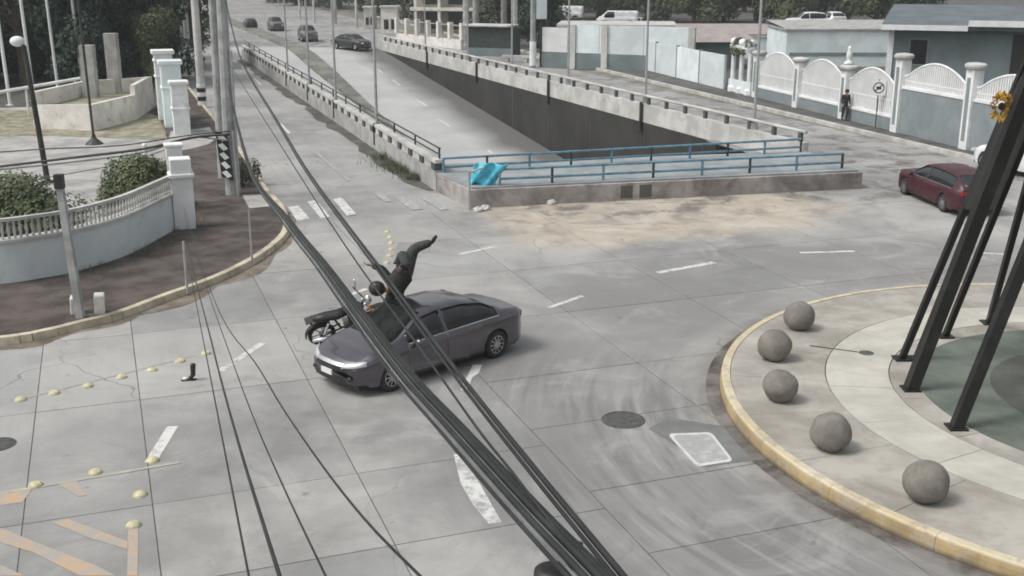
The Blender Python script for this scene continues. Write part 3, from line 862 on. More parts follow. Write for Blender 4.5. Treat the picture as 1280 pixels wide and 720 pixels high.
# ------------------------------------------------------------------ roundabout
def ring_sector(r0, r1, a0, a1, z0, z1, n=6, cx=RC[0], cy=RC[1]):
    poly = [(cx + r1 * math.cos(a0 + (a1 - a0) * i / n), cy + r1 * math.sin(a0 + (a1 - a0) * i / n)) for i in range(n + 1)]
    poly += [(cx + r0 * math.cos(a1 - (a1 - a0) * i / n), cy + r0 * math.sin(a1 - (a1 - a0) * i / n)) for i in range(n + 1)]
    return poly
def build_island():
    root = empty('roundabout_island', (RC[0], RC[1], 0)); tag(root, kind='structure')
    z = 0.25
    # kerb stones: dirty foot, yellow band and pale top
    nk = 26
    for i in range(nk):
        a0 = 2*math.pi*i/nk + 0.0004; a1 = 2*math.pi*(i+1)/nk - 0.0004
        mb = MB(); n = 7; vs = []
        prof = [(7.86, -0.02), (7.84, 0.16), (7.82, 0.235), (7.79, z + 0.010), (7.66, z + 0.010), (7.655, z - 0.1)]
        for r, zz in prof:
            for k in range(n + 1):
                a = a0 + (a1 - a0) * k / n; vs.append((r*math.cos(a), r*math.sin(a), zz))
        fs = [(j*(n+1)+k, j*(n+1)+k+1, (j+1)*(n+1)+k+1, (j+1)*(n+1)+k) for j in range(len(prof)-1) for k in range(n)]
        for k0 in (0, n): fs.append(tuple(j*(n+1)+k0 for j in range(len(prof)))[::(1 if k0 == 0 else -1)])
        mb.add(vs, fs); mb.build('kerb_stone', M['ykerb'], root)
    mb = MB().lathe([(8.12, 0.002), (8.05, 0.004), (7.7, 0.006)], 96)
    mb.build('gutter', M['gutter_ring'], root)
    def ringset(nm, m, r0, r1, n, ph, zt):
        for i in range(n):
            a0 = 2*math.pi*i/n + ph + 0.006 / r1; a1 = 2*math.pi*(i+1)/n + ph - 0.006 / r1
            poly = [(x - RC[0], y - RC[1]) for x, y in ring_sector(r0, r1, a0, a1, 0, 0)]
            MB().prism(poly, 0.05, zt + random.uniform(-0.002, 0.002)).build(nm, m, root)
    ringset('slab', M['ring_a'], 5.83, 7.65, 24, 0.1, z)
    ringset('slab', M['ring_b'], 4.62, 5.81, 20, 0.2, z + 0.003)
    ringset('slab', M['ring_a'], 4.10, 4.60, 16, 0.0, z + 0.001)
    MB().lathe([(7.56, 0.05), (7.56, 0.215), (0.01, 0.215)], 72).build('bedding', M['joint'], root)
    MB().lathe([(4.09, 0.2), (4.09, z + 0.004), (0.001, z + 0.004)], 72).build('green_disc', M['green_disc'], root)
    MB().lathe([(2.75, 0.2), (2.75, z + 0.012), (0.001, z + 0.012)], 64).build('dark_disc', M['dark_disc'], root)
k = N("wet_gutter_ring")
_p = k.pos()
M['gutter_ring'] = k.out(k.mix(k.rng(k.noise(_p, 0.9, 6, 0.65, 0.3), 0.38, 0.6), (0.06, 0.046, 0.037), (0.20, 0.19, 0.18)), 0.75)
build_island()

def build_balls():
    k = 0
    for (x, y, rpx, lab) in ((998, 414, 19, 'rough grey stone ball farthest up the roundabout rim'),
                             (967, 452, 21, 'rough grey stone ball second from the far end of the rim row'),
                             (974, 503, 22, 'chipped lopsided stone ball in the middle of the rim row'),
                             (1037, 564, 25.5, 'brownish stone ball second nearest on the roundabout rim'),
                             (1155, 628, 28.5, 'large brown stone ball nearest the camera on the roundabout rim')):
        p = G(x, y - 3, 0.25)
        r = rpx / (0.1201 * (y + 45) * 8 / (8 - 0.25))
        mb = MB().ball((0, 0, 0), r, 28, 16)
        rnd = random.Random(k)
        sq = (1.0, 0.985, 0.93, 0.99, 0.965)[k]
        ax = [Vector((rnd.uniform(-1, 1), rnd.uniform(-1, 1), rnd.uniform(-1, 1))).normalized() for _ in range(5)]
        vs = []
        for q in mb.v:
            q = Vector(q); n = q.normalized()
            f = 1 + 0.012 * sum(math.sin(7 * n.dot(a) + i) for i, a in enumerate(ax))
            if k == 2 and n.dot(Vector((0.35, -0.2, 0.9)).normalized()) > 0.80: f *= 0.90
            q = q * f
            if k in (0, 3) and n.dot(Vector((-0.5 + k * .25, -0.75, 0.3)).normalized()) > 0.93: q *= 0.965
            q.z *= sq
            if q.z < -r * 0.88: q.z = -r * 0.88
            vs.append(tuple(q))
        mb.v = vs
        o = mb.build('stone_ball', M['stone'], smooth=True, loc=(p.x, p.y, 0.25 + r * 0.88))
        tag(o, lab, 'stone ball', 'stone balls along the roundabout rim')
        k += 1
build_balls()

def build_sculpture():
    c = Vector((RC[0], RC[1], 0.25))
    root = empty('pole_sculpture', c, label='sculpture of black steel poles leaning together on the roundabout', cat='sculpture')
    # (base pixel, upper pixel, distance at the upper pixel, half width)
    P = [((1127, 449), (1284, 75), 20.6, 0.075), ((1145, 449), (1294, 75), 21.2, 0.07), ((1138, 487), (1297, 75), 19.6, 0.145),
         ((1181, 421), (1322, 75), 20.8, 0.075), ((1195, 535), (1316, 235), 18.6, 0.125), ((1236, 404), (1302, 165), 20.5, 0.075)]
    for (bx, by), (tx, ty), Y, hw in P[:6]:
        a = G(bx, by, 0.25); b = AT(tx, ty, Y)
        d = (b - a).normalized()
        L = (9.6 - a.z) / d.z
        e = a + d * L
        g = MB().tube([a - c, e - c], hw * 1.08, 4)
        pole = g.build('pole', M['sculpt'], root)
        MB().box((-0.16, -0.16, 0.0), (0.16, 0.16, 0.03)).build('base_plate', M['sculpt'], pole, loc=(a.x - c.x, a.y - c.y, 0.005))
    # a broad fin joins the three left poles higher up
    a = AT(1208, 262, 20.6) - c; b = AT(1243, 262, 20.3) - c; e = AT(1297, 40, 20.6) - c; f = AT(1330, 40, 20.3) - c
    MB().add([a, b, f, e] + [p + Vector((0, 0.12, 0)) for p in (a, b, f, e)], [(0, 1, 2, 3), (7, 6, 5, 4), (0, 4, 5, 1), (1, 5, 6, 2), (2, 6, 7, 3), (3, 7, 4, 0)]).build('fin', M['sculpt'], root)
    # marigold-yellow wreath hung on the poles
    wc = AT(1252, 133, 19.9)
    w = empty('flower_wreath', wc, label='ragged orange yellow flower wreath hung on the black poles', cat='wreath')
    rnd = random.Random(4)
    mb = MB()
    for i in range(150):
        a = rnd.random() * 6.283; rr = 0.08 + 0.11 * rnd.random(); L = 0.05 + 0.05 * rnd.random()
        p = Vector((rr * math.cos(a), rnd.uniform(-0.05, 0.05), rr * 1.15 * math.sin(a)))
        d = Vector((math.cos(a) + rnd.uniform(-.5, .5), rnd.uniform(-0.9, 0.2), math.sin(a) + rnd.uniform(-.5, .5))).normalized()
        s = d.cross(Vector((rnd.random(), rnd.random(), rnd.random()))).normalized() * 0.025
        mb.add([p - s, p + s, p + d * L + s * 0.4, p + d * L - s * 0.4], [(0, 1, 2, 3)])
    tag(mb.build('petals', plain('marigold', (0.55, 0.33, 0.05), 0.8, var=0.4, scale=12), w), kind='stuff')
    MB().lathe([(0.05, -0.02), (0.07, 0.0), (0.05, 0.03), (0.001, 0.035)], 12, axis='y').build('centre', plain('brown_centre', (0.12, 0.07, 0.03), 0.9), w)
build_sculpture()

# dark cut and drain hole on the pale band
def build_drain_mark():
    p = G(1083, 441, 0.255)
    o = MB().lathe([(0.16, 0.0), (0.15, 0.006), (0.001, 0.006)], 14).build('drain_cover', M['iron'], loc=(p.x, p.y, 0.252))
    tag(o, 'small dark drain cap on the pale band of the roundabout', 'drain')
    a, b = G(1012, 432, 0.255), G(1072, 440, 0.255)
    o = MB().beam(a, b, 0.05, 0.006, 0.0).build('groove', M['iron'])
    o.name = 'drain_channel'
    tag(o, 'thin dark drain channel running across the roundabout paving to the drain', 'drain')
build_drain_mark()

# ------------------------------------------------------------------ vehicles
def lerp(a, b, t): return a + (b - a) * t
def curve(pts, x):
    if x <= pts[0][0]: return pts[0][1]
    for i in range(len(pts) - 1):
        if x <= pts[i + 1][0]:
            t = (x - pts[i][0]) / (pts[i + 1][0] - pts[i][0]); t = t * t * (3 - 2 * t) * 0.5 + t * 0.5
            return lerp(pts[i][1], pts[i + 1][1], t)
    return pts[-1][1]

def car_paint(name, col, rough=0.28, metal=0.35, coat=0.6):
    k = N(name)
    n = k.noise(k.obj(), 2.0, 5)
    c = k.mix(k.rng(n, 0.3, 0.7), tuple(x * 0.85 for x in col), tuple(x * 1.15 for x in col))
    k.b.inputs['Coat Weight'].default_value = coat
    k.b.inputs['Coat Roughness'].default_value = 0.12
    return k.out(c, k.rng(k.noise(k.obj(), 5, 5), 0.3, 0.7, rough, rough + 0.14), metal=metal)

def build_car(name, label, cat, paint, loc, rz, L=4.5, Wd=1.76, H=1.43, kind='sedan', group=None, detail=True, spokes=10):
    """x forward, y left, origin on the ground under the centre"""
    root = empty(name, loc, rz, label, cat, group)
    hl = L / 2; sx = L / 4.5; sz = H / 1.43
    fw, rw = 1.36 * sx, -1.34 * sx
    wr = 0.315 * sz; ar = wr + 0.055
    if kind == 'sedan':
        roof = [(-hl, .92), (-2.12*sx, .99), (-1.62*sx, 1.04), (-1.05*sx, 1.34), (-.55*sx, 1.425), (0.05*sx, 1.43), (.42*sx, 1.38), (1.22*sx, .96), (1.75*sx, .87), (2.1*sx, .74), (hl, .60)]
        belt = [(-hl, .90), (-2.1*sx, .965), (-1.4*sx, .955), (.8*sx, .90), (1.22*sx, .87), (1.8*sx, .80), (2.1*sx, .69), (hl, .58)]
        gx = (-1.42*sx, 0.93*sx); ws = (.40*sx, 1.24*sx); rs = (-1.62*sx, -0.98*sx)
    elif kind == 'van':
        roof = [(-hl, 1.38), (-2.0*sx, 1.42), (1.0*sx, 1.43), (1.75*sx, 1.0), (2.0*sx, .85), (hl, .6)]
        belt = [(-hl, .88), (1.4*sx, .86), (1.9*sx, .78), (hl, .56)]
        gx = (0.3*sx, 1.35*sx); ws = (1.05*sx, 1.78*sx); rs = (-hl - 1, -hl - 0.5)
    else:                                  # hatch / old car
        roof = [(-hl, .95), (-2.0*sx, 1.15), (-1.55*sx, 1.36), (-.8*sx, 1.43), (0.1*sx, 1.42), (.42*sx, 1.36), (1.05*sx, .97), (1.8*sx, .91), (2.12*sx, .84), (hl, .66)]
        belt = [(-hl, .88), (-2.0*sx, .92), (.8*sx, .90), (1.1*sx, .89), (1.9*sx, .85), (hl, .62)]
        gx = (-1.75*sx, 0.85*sx); ws = (.40*sx, 1.08*sx); rs = (-2.1*sx, -1.6*sx)
    xs = set([-hl, hl])
    x = -hl
    while x < hl: xs.add(round(x, 3)); x += 0.075 if detail else 0.2
    for cxw in (fw, rw):
        for t in range(-6, 7): xs.add(round(cxw + ar * t / 6, 3))
    for q in (*gx, *ws, *rs, 0.0, -0.05*sx, -0.95*sx):
        if -hl < q < hl: xs.add(round(q, 3))
    xs = sorted(xs)
    rows = []
    for x in xs:
        e = abs(x) / hl
        nose = 1 - 0.24 * max(0, (e - 0.78) / 0.22) ** 2.2 if x > 0 else 1 - 0.17 * max(0, (e - 0.84) / 0.16) ** 2.4
        hw = Wd / 2 * nose * (1 - 0.02 * e)
        zb = 0.20 * sz + (0.06 if e > 0.9 else 0)
        for cxw in (fw, rw):
            if abs(x - cxw) < ar:
                zb = max(zb, wr + math.sqrt(max(0, ar * ar - (x - cxw) ** 2)) - 0.01)
        zs = curve(belt, x) * sz; zr = max(curve(roof, x) * sz, zs + 0.012)
        g = zr - zs; cab = min(1, g / (0.45 * sz))
        wtop = lerp(hw * 0.86, 0.56 * Wd / 1.76, cab) if kind != 'van' else lerp(hw * 0.86, 0.74 * Wd / 1.76, cab)
        wb0 = hw * lerp(0.90, 0.93, cab)
        z1 = max(zb + 0.005, 0.34 * sz); z2 = max(zb + 0.01, 0.52 * sz); z3 = max(zb + 0.015, lerp(0.52 * sz, zs, 0.62)); z2 = min(z2, zs - .06); z3 = min(max(z3, z2 + .01), zs - .03)
        z1 = min(z1, z2 - .004)
        pr = [(hw * .965, zb), (hw * .995, z1), (hw, z2), (hw * .985, z3), (hw * .955, zs - 0.015),
              (wb0, zs + 0.012 * min(1, g * 20)), (lerp(wb0, wtop, .5), zs + g * .45), (lerp(wb0, wtop, .93), zs + g * .86),
              (wtop * .90, zs + g * .965), (wtop * .5, zr), (0, zr + 0.012)]
        def bow(y):
            t = max(0.0, (abs(x) / hl - 0.55) / 0.45) ** 1.6
            return -math.copysign(1, x) * t * (0.30 if x > 0 else 0.14) * (abs(y) / (Wd / 2)) ** 2.4
        rows.append([(x + bow(y), y, z) for y, z in pr])
    P = len(rows[0])
    groups = {}
    def cls(xa, xb, j):
        xm = (xa + xb) / 2
        if ws[0] <= xm <= ws[1] and j >= 8: return 'windscreen'
        if rs[0] <= xm <= rs[1] and j >= 8: return 'rear_window'
        if j in (5, 6) and gx[0] <= xm <= gx[1]:
            if -0.06*sx < xm < 0.03*sx: return 'body'
            g = (curve(roof, xm) - curve(belt, xm)) * sz
            if g > 0.14: return 'sideglass'
        if 0 <= j <= 3 and detail:
            if -0.02*sx < xm < 0.98*sx and abs(xm - fw) > ar: return 'frontdoor'
            if -0.95*sx < xm < -0.02*sx and abs(xm - rw) > ar: return 'reardoor'
        return 'body'
    for sgn in (1, -1):
        for i in range(len(rows) - 1):
            for j in range(P - 1):
                c = cls(rows[i][j][0], rows[i + 1][j][0], j)
                if c in ('sideglass', 'frontdoor', 'reardoor'):
                    if c == 'sideglass': c = 'sideglass_f' if (rows[i][0][0] + rows[i+1][0][0]) > 0 else 'sideglass_r'
                    c += '+' if sgn > 0 else '-'
                q = [rows[i][j], rows[i + 1][j], rows[i + 1][j + 1], rows[i][j + 1]]
                q = [(a, b * sgn, d) for a, b, d in q]
                groups.setdefault(c, []).append(q if sgn < 0 else q[::-1])
    for row, sg in ((rows[0], 1), (rows[-1], -1)):        # end caps
        for j in range(P - 1):
            a, b = row[j], row[j + 1]
            q = [(a[0], -a[1], a[2]), (a[0], a[1], a[2]), (b[0], b[1], b[2]), (b[0], -b[1], b[2])]
            groups['body'].append(q if sg < 0 else q[::-1])
    nm = {'sideglass_f+': 'door_window', 'sideglass_f-': 'door_window', 'sideglass_r+': 'rear_door_window', 'sideglass_r-': 'rear_door_window', 'frontdoor+': 'front_door', 'frontdoor-': 'front_door', 'reardoor+': 'rear_door', 'reardoor-': 'rear_door'}
    parts = {}
    for kx, qs in groups.items():
        bm = bmesh.new()
        for q in qs:
            try: bm.faces.new([bm.verts.new(p) for p in q])
            except ValueError: pass
        bmesh.ops.remove_doubles(bm, verts=bm.verts, dist=0.0006)
        bmesh.ops.recalc_face_normals(bm, faces=bm.faces)
        # outward: flip if the mean normal points in
        s_ = sum(((f.calc_center_median() - Vector((0, 0, 0.6))).dot(f.normal)) * f.calc_area() for f in bm.faces)
        if s_ < 0: bmesh.ops.reverse_faces(bm, faces=bm.faces)
        gl = kx.startswith('sideglass') or kx in ('windscreen', 'rear_window')
        off = 0.0
        if 'door' in kx and not gl: off = 0.006
        if gl: off = -0.008
        if off:
            bm.normal_update()
            for vtx in bm.verts: vtx.co += vtx.normal * off
        if 'door' in kx and not gl:        # shut line: shrink the outline a little along x
            xa = min(v.co.x for v in bm.verts); xb = max(v.co.x for v in bm.verts)
            for v in bm.verts:
                if abs(v.co.x - xa) < 0.002: v.co.x += 0.008
                if abs(v.co.x - xb) < 0.002: v.co.x -= 0.008
        me = bpy.data.meshes.new(nm.get(kx, kx)); bm.to_mesh(me); bm.free()
        me.polygons.foreach_set('use_smooth', [True] * len(me.polygons))
        me.materials.append(M['glass'] if gl else paint)
        o = bpy.data.objects.new(nm.get(kx, kx), me); COL.objects.link(o); o.parent = root
        if 'door' in kx and not gl or gl:
            so = o.modifiers.new('thick', 'SOLIDIFY'); so.thickness = 0.02; so.offset = -1
        parts[kx] = o
    MB().box((-hl + 0.14, -Wd/2 + 0.20, 0.17*sz), (hl - 0.2, Wd/2 - 0.20, 0.62*sz)).build('underbody', M['black'], root)
    # wheels
    for wx in (fw, rw):
        for s in (1, -1):
            wheel = empty('wheel', (wx, s * (Wd/2 - 0.115), wr)); wheel.parent = root
            wd = 0.10
            MB().lathe([(wr*0.62, -wd), (wr*0.93, -wd), (wr, -wd*0.7), (wr, wd*0.7), (wr*0.93, wd), (wr*0.66, wd), (wr*0.62, wd*0.5)], 28, axis='y').build('tyre', M['tyre'], wheel, smooth=True)
            rm = MB()
            f = s * (wd - 0.012)
            rm.lathe([(wr*0.67, f), (wr*0.60, f), (wr*0.57, f - s*0.05), (0.02, f - s*0.05)], 28, axis='y')
            if s < 0: rm.f = [q[::-1] for q in rm.f]
            rim = rm.build('rim', M['black'] if detail else M['alloy'], wheel)
            if detail:
                sp = MB()
                for i in range(spokes):
                    a = 2 * math.pi * i / spokes
                    p0 = Vector((0.03 * math.cos(a), f - s*0.01, 0.03 * math.sin(a))); p1 = Vector((wr*0.62*math.cos(a), f - s*0.004, wr*0.62*math.sin(a)))
                    sp.tube([p0, p1], [0.022, 0.014], 4)
                sp.lathe([(wr*0.66, f + s*0.004), (wr*0.60, f + s*0.006), (wr*0.59, f - s*0.01)], 28, axis='y')
                sp.lathe([(0.05, f + s*.004), (0.001, f + s*0.01)], 10, axis='y')
                o = sp.build('spokes', M['alloy'], wheel)
    if not detail:
        for s in (1, -1):
            MB().box((hl - 0.12, s*Wd*0.34 - 0.13, 0.58*sz), (hl - 0.03, s*Wd*0.34 + 0.13, 0.70*sz)).build('headlight', M['lamp'], root)
            MB().box((-hl - 0.01, s*Wd*0.36 - 0.11, 0.68*sz), (-hl + 0.08, s*Wd*0.36 + 0.11, 0.82*sz)).build('tail_light', M['taillamp'], root)
        return root
    # front face
    def front(y, z, back=0.0):
        # the body surface near the nose: x for a given y
        y = abs(y); e = 0.0
        for x in [hl - 0.005 * i for i in range(120)]:
            ee = x / hl; hw = Wd/2 * (1 - 0.24 * max(0, (ee - 0.78)/0.22) ** 2.2) * (1 - 0.02*ee)
            if hw * 0.97 >= y and curve(roof, x) * sz >= z:
                return x - back - max(0.0, (ee - 0.55) / 0.45) ** 1.6 * 0.30 * (y / (Wd / 2)) ** 2.4
        return hl - 0.6
    for s in (1, -1):
        m = MB(); n = 8; vs = []
        for i in range(n + 1):
            y = s * lerp(0.40, 0.80, i / n)
            zt = lerp(0.665, 0.735, i / n); zb_ = lerp(0.575, 0.63, i / n)
            for z in (zb_, (zb_ + zt)/2, zt):
                vs.append((front(y, z) + 0.028, y, z))
        fs = [(i*3+j, (i+1)*3+j, (i+1)*3+j+1, i*3+j+1) for i in range(n) for j in range(2)]
        if s < 0: fs = [q[::-1] for q in fs]
        m.add(vs, fs)
        o = m.build('headlight', M['lamp'], root, smooth=True); so = o.modifiers.new('t', 'SOLIDIFY'); so.thickness = 0.03; so.offset = -1
        fo_ = MB().ball((0, 0, 0), 0.06, 12, 8); fo_.v = [(x*0.4, y*1.3, z*0.8) for x, y, z in fo_.v]; fo_.build('fog_lamp', M['black'], root, smooth=True, loc=(front(0.56, 0.36) - 0.0, s*0.56, 0.37))
        # mirrors
        mr = MB().ball((0, 0, 0), 0.10, 12, 8); mr.v = [(x*0.7, y*1.05, z*0.72) for x, y, z in mr.v]
        o = mr.build('mirror', paint, root, smooth=True, loc=(0.78*sx, s*(Wd/2 + 0.06), 0.93*sz))
        for hx in (0.12, -0.80):
            if hx > 0: par = parts['frontdoor' + ('+' if s > 0 else '-')]
            else: par = parts['reardoor' + ('+' if s > 0 else '-')]
            MB().box((hx*sx, s*Wd/2*0.985 - 0.012, 0.775*sz), (hx*sx + 0.17, s*Wd/2*0.985 + 0.022, 0.80*sz)).build('door_handle', paint, par, bevel=0.006)
        m = MB(); ytl = s * Wd * 0.40
        MB().box((-hl + 0.055, min(ytl - s*0.20, ytl - s*0.0), 0.74*sz), (-hl + 0.24, max(ytl - s*0.20, ytl - s*0.0), 0.89*sz)).build('tail_light', M['taillamp'], root, bevel=0.02)
        # sill strip
        MB().box((-0.93*sx, s*Wd/2*0.99 - 0.02, 0.30*sz), (0.93*sx, s*Wd/2*0.99 + 0.012, 0.335*sz)).build('sill_strip', paint, root, bevel=0.004)
        tr = [(x_, s * (Wd/2 * 0.925), curve(belt, x_) * sz + 0.004) for x_ in [lerp(gx[0], gx[1], i / 14) for i in range(15)]]
        MB().tube(tr, 0.011, 6).build('belt_trim', M['chrome'], root)
    gb = MB(); vs = []
    n = 10
    for i in range(n + 1):
        y = lerp(-0.42, 0.42, i / n)
        for z in (0.66, 0.60): vs.append((front(y, z) + 0.035, y, z))
    gb.add(vs, [(2*i+1, 2*(i+1)+1, 2*(i+1), 2*i) for i in range(n)])
    o = gb.build('grille_bar', M['chrome'], root); so = o.modifiers.new('t', 'SOLIDIFY'); so.thickness = 0.03
    gb = MB(); vs = []
    for i in range(n + 1):
        y = lerp(-0.48, 0.48, i / n)
        for z in (0.60, 0.50): vs.append((front(y, 0.55) + 0.008, y, z))
    gb.add(vs, [(2*i+1, 2*(i+1)+1, 2*(i+1), 2*i) for i in range(n)])
    gb.build('grille', M['black'], root)
    gb = MB(); vs = []
    for i in range(n + 1):
        y = lerp(-0.50, 0.50, i / n)
        for z in (0.40, 0.28): vs.append((front(y, 0.4) + 0.006, y, z))
    gb.add(vs, [(2*i+1, 2*(i+1)+1, 2*(i+1), 2*i) for i in range(n)])
    gb.build('air_intake', M['black'], root)
    x0 = front(0.0, 0.45)
    MB().box((x0 + 0.01, -0.17, 0.395), (x0 + 0.035, 0.17, 0.50)).build('number_plate', M['plate'], root)
    return root

# the crashed sedan
def build_crash_car():
    paint = car_paint('purple_grey_car_paint', (0.115, 0.108, 0.124), 0.14, 0.85, 1.0)
    a = math.atan2(-math.cos(R(46)), -math.sin(R(46)))
    rwp = G(622, 447)
    f = Vector((math.cos(a), math.sin(a), 0)); left = Vector((-f.y, f.x, 0))
    # near side is the car's left: rear left tyre foot is at rwp
    c = rwp + f * 1.40 - left * 0.86
    car = build_car('crashed_sedan', 'dark purple grey sedan striking the motorcycle in the middle of the junction', 'car', paint, (c.x, c.y, 0.0), a, L=4.62, Wd=1.80, H=1.37)
    for ch in car.children:
        if ch.name.startswith('windscreen'):
            ch['label'] = 'smashed dark windscreen'
            ch.data.materials[0] = M['smashed']
    return car, c, f, left
crash, CC, CF, CLft = build_crash_car()

def bike(loc, rot):
    root = empty('motorcycle', loc, 0, 'small dark motorcycle knocked over against the far side of the sedan bonnet', 'motorcycle')
    root.rotation_euler = rot
    for x, nm in ((0.66, 'wheel'), (-0.62, 'wheel')):
        wheel = empty(nm, (x, 0, 0.30)); wheel.parent = root
        MB().lathe([(0.235, -0.045), (0.275, -0.045), (0.30, -0.02), (0.30, 0.02), (0.275, 0.045), (0.235, 0.045), (0.235, -0.045)], 26, axis='y').build('tyre', M['tyre'], wheel, smooth=True)
        g = MB().lathe([(0.236, -0.025), (0.215, -0.02), (0.215, 0.02), (0.236, 0.025)], 26, axis='y')
        for i in range(6):
            t = i * math.pi / 3; g.tube([(0.03*math.cos(t), 0, 0.03*math.sin(t)), (0.22*math.cos(t), 0, 0.22*math.sin(t))], 0.012, 4)
        g.lathe([(0.001, -0.05), (0.05, -0.05), (0.05, 0.05), (0.001, 0.05)], 10, axis='y')
        g.build('rim', M['steel_dark'], wheel)
    for s in (1, -1):
        MB().tube([(0.66, s*0.075, 0.30), (0.42, s*0.075, 0.86)], 0.022, 8).build('fork_leg', M['chrome'], root)
        MB().tube([(-0.62, s*0.07, 0.30), (-0.18, s*0.07, 0.36)], 0.02, 6).build('swing_arm', M['black'], root)
        MB().tube([(-0.58, s*0.10, 0.36), (-0.42, s*0.10, 0.66)], 0.03, 8).build('shock', M['chrome'], root)
        MB().tube([(0.44, s*0.02, 0.92), (0.36, s*0.16, 1.0), (0.30, s*0.36, 1.0)], 0.016, 6).build('handlebar', M['black'], root)
        m = MB().tube([(0.33, s*0.26, 1.0), (0.36, s*0.30, 1.18)], 0.008, 5)
        m.build('mirror_stem', M['black'], root)
        q = MB().ball((0, 0, 0), 0.06, 10, 6); q.v = [(x*0.4, y, z*0.75) for x, y, z in q.v]
        q.build('mirror', M['chrome'], root, smooth=True, loc=(0.36, s*0.30, 1.22))
        q = MB().ball((0, 0, 0), 0.035, 8, 6); q.build('indicator', plain('amber_lamp_%d' % (s + 1), (0.6, 0.25, 0.02), 0.3), root, smooth=True, loc=(0.50, s*0.17, 0.84))
    MB().tube([(0.40, 0, 0.84), (0.18, 0, 0.70), (-0.10, 0, 0.62), (-0.45, 0, 0.68)], 0.03, 8).build('frame', M['black'], root)
    MB().tube([(0.38, 0, 0.74), (0.24, 0, 0.36), (0.0, 0, 0.24), (-0.2, 0, 0.32), (-0.28, 0, 0.62)], 0.025, 8).build('cradle', M['black'], root)
    e = MB().box((-0.12, -0.13, 0.26), (0.20, 0.13, 0.44)); e.box((0.02, -0.08, 0.44), (0.20, 0.08, 0.62))
    for i in range(5): e.box((0.0, -0.095, 0.455 + i*0.035), (0.22, 0.095, 0.47 + i*0.035))
    e.build('engine', M['steel_dark'], root, bevel=0.01)
    t = MB().ball((0, 0, 0), 0.2, 16, 10); t.v = [(x*1.15, y*0.72, z*0.62) for x, y, z in t.v]
    t.build('fuel_tank', plain('bike_tank_paint', (0.03, 0.03, 0.034), 0.25), root, smooth=True, loc=(0.16, 0, 0.76))
    m = MB(); prof = [(-0.02, 0.11, 0.76), (-0.2, 0.13, 0.745), (-0.45, 0.12, 0.79), (-0.72, 0.08, 0.84)]
    vs = []
    for x, wd, z in prof: vs += [(x, -wd, z - 0.05), (x, -wd*0.9, z + 0.02), (x, 0, z + 0.035), (x, wd*0.9, z + 0.02), (x, wd, z - 0.05)]
    fs = [(i*5+j, i*5+j+1, (i+1)*5+j+1, (i+1)*5+j) for i in range(3) for j in range(4)] + [(i*5+4, i*5, (i+1)*5, (i+1)*5+4) for i in range(3)] + [(4, 3, 2, 1, 0), (15, 16, 17, 18, 19)]
    m.add(vs, fs).build('seat', M['black'], root, smooth=True)
    MB().tube([(0.12, -0.12, 0.34), (-0.1, -0.16, 0.22), (-0.4, -0.17, 0.28), (-0.85, -0.17, 0.36)], [0.02, 0.025, 0.045, 0.04], 10).build('exhaust', M['chrome'], root, smooth=True)
    q = MB().ball((0, 0, 0), 0.10, 14, 8); q.v = [(x*0.8, y, z) for x, y, z in q.v]
    q.build('headlight', M['lamp'], root, smooth=True, loc=(0.52, 0, 0.88))
    def fender(cx, r, a0, a1):
        m = MB(); vs = []; n = 10
        for i in range(n + 1):
            a = lerp(a0, a1, i / n)
            for y, rr in ((-0.06, r - 0.02), (-0.04, r), (0.04, r), (0.06, r - 0.02)): vs.append((cx + rr*math.cos(a), y, 0.30 + rr*math.sin(a)))
        fs = [(i*4+j, i*4+j+1, (i+1)*4+j+1, (i+1)*4+j) for i in range(n) for j in range(3)]
        o = m.add(vs, fs).build('fender', M['black'], root, smooth=True); so = o.modifiers.new('t', 'SOLIDIFY'); so.thickness = 0.008
    fender(0.66, 0.34, R(20), R(140)); fender(-0.62, 0.36, R(50), R(175))
    q = MB().box((-0.80, -0.07, 0.70), (-0.74, 0.07, 0.78)); q.build('tail_light', M['taillamp'], root, bevel=0.01)
    MB().box((-0.88, -0.10, 0.80), (-0.62, 0.10, 0.82)).build('rear_rack', M['black'], root)
    return root
pb = G(441, 434)
bp = (pb.x, pb.y, 0.30)
# heads the other way from the car, pitched nose up and leaning towards the bonnet
ba = R(16)
mot = bike(bp, (0, 0, 0))
mot.rotation_mode = 'QUATERNION'
mot.rotation_quaternion = (Matrix.Rotation(ba, 3, 'Z') @ Matrix.Rotation(R(-14), 3, 'Y') @ Matrix.Rotation(R(27), 3, 'X')).to_quaternion()

# red car on the right, white car behind it, distant cars
def car_dir(px0, px1):
    d = (G(*px1) - G(*px0)); return math.atan2(d.y, d.x)
red = car_paint('maroon_car_paint', (0.048, 0.006, 0.011), 0.45, 0.0, 0.15)
white_p = car_paint('white_car_paint', (0.70, 0.71, 0.72), 0.35, 0.0)
darkp = car_paint('black_car_paint', (0.03, 0.032, 0.035), 0.3, 0.2)
greyp = car_paint('grey_car_paint', (0.13, 0.135, 0.14), 0.3, 0.3)
p = G(1140, 237)
build_car('maroon_car', 'old maroon car entering the junction behind the black sculpture poles', 'car', red, (p.x + 0.38, p.y - 2.3, 0), R(96), L=4.9, Wd=1.80, H=1.36, kind='hatch')
p = G(1243, 216)
build_car('white_car', 'white car half hidden behind the black poles at the right kerb', 'car', white_p, (p.x + 1.2, p.y, 0), R(112), detail=False, H=1.5)
def ramp_place(x, y):
    d = ray(x, y); lo, hi = 30.0, 160.0
    f = lambda Y: CAM_H + d.z * Y / d.y - ramp_z(Y)
    for _ in range(50):
        m = (lo + hi) / 2
        if f(m) > 0: lo = m
        else: hi = m
    return Vector((d.x * lo / d.y, lo, ramp_z(lo)))
p = ramp_place(440, 61)
build_car('distant_black_car', 'black car driving alone down the ramp towards the underpass', 'car', darkp, (p.x, p.y, p.z), R(-40), detail=False, H=1.45)
p = G(385, 51)
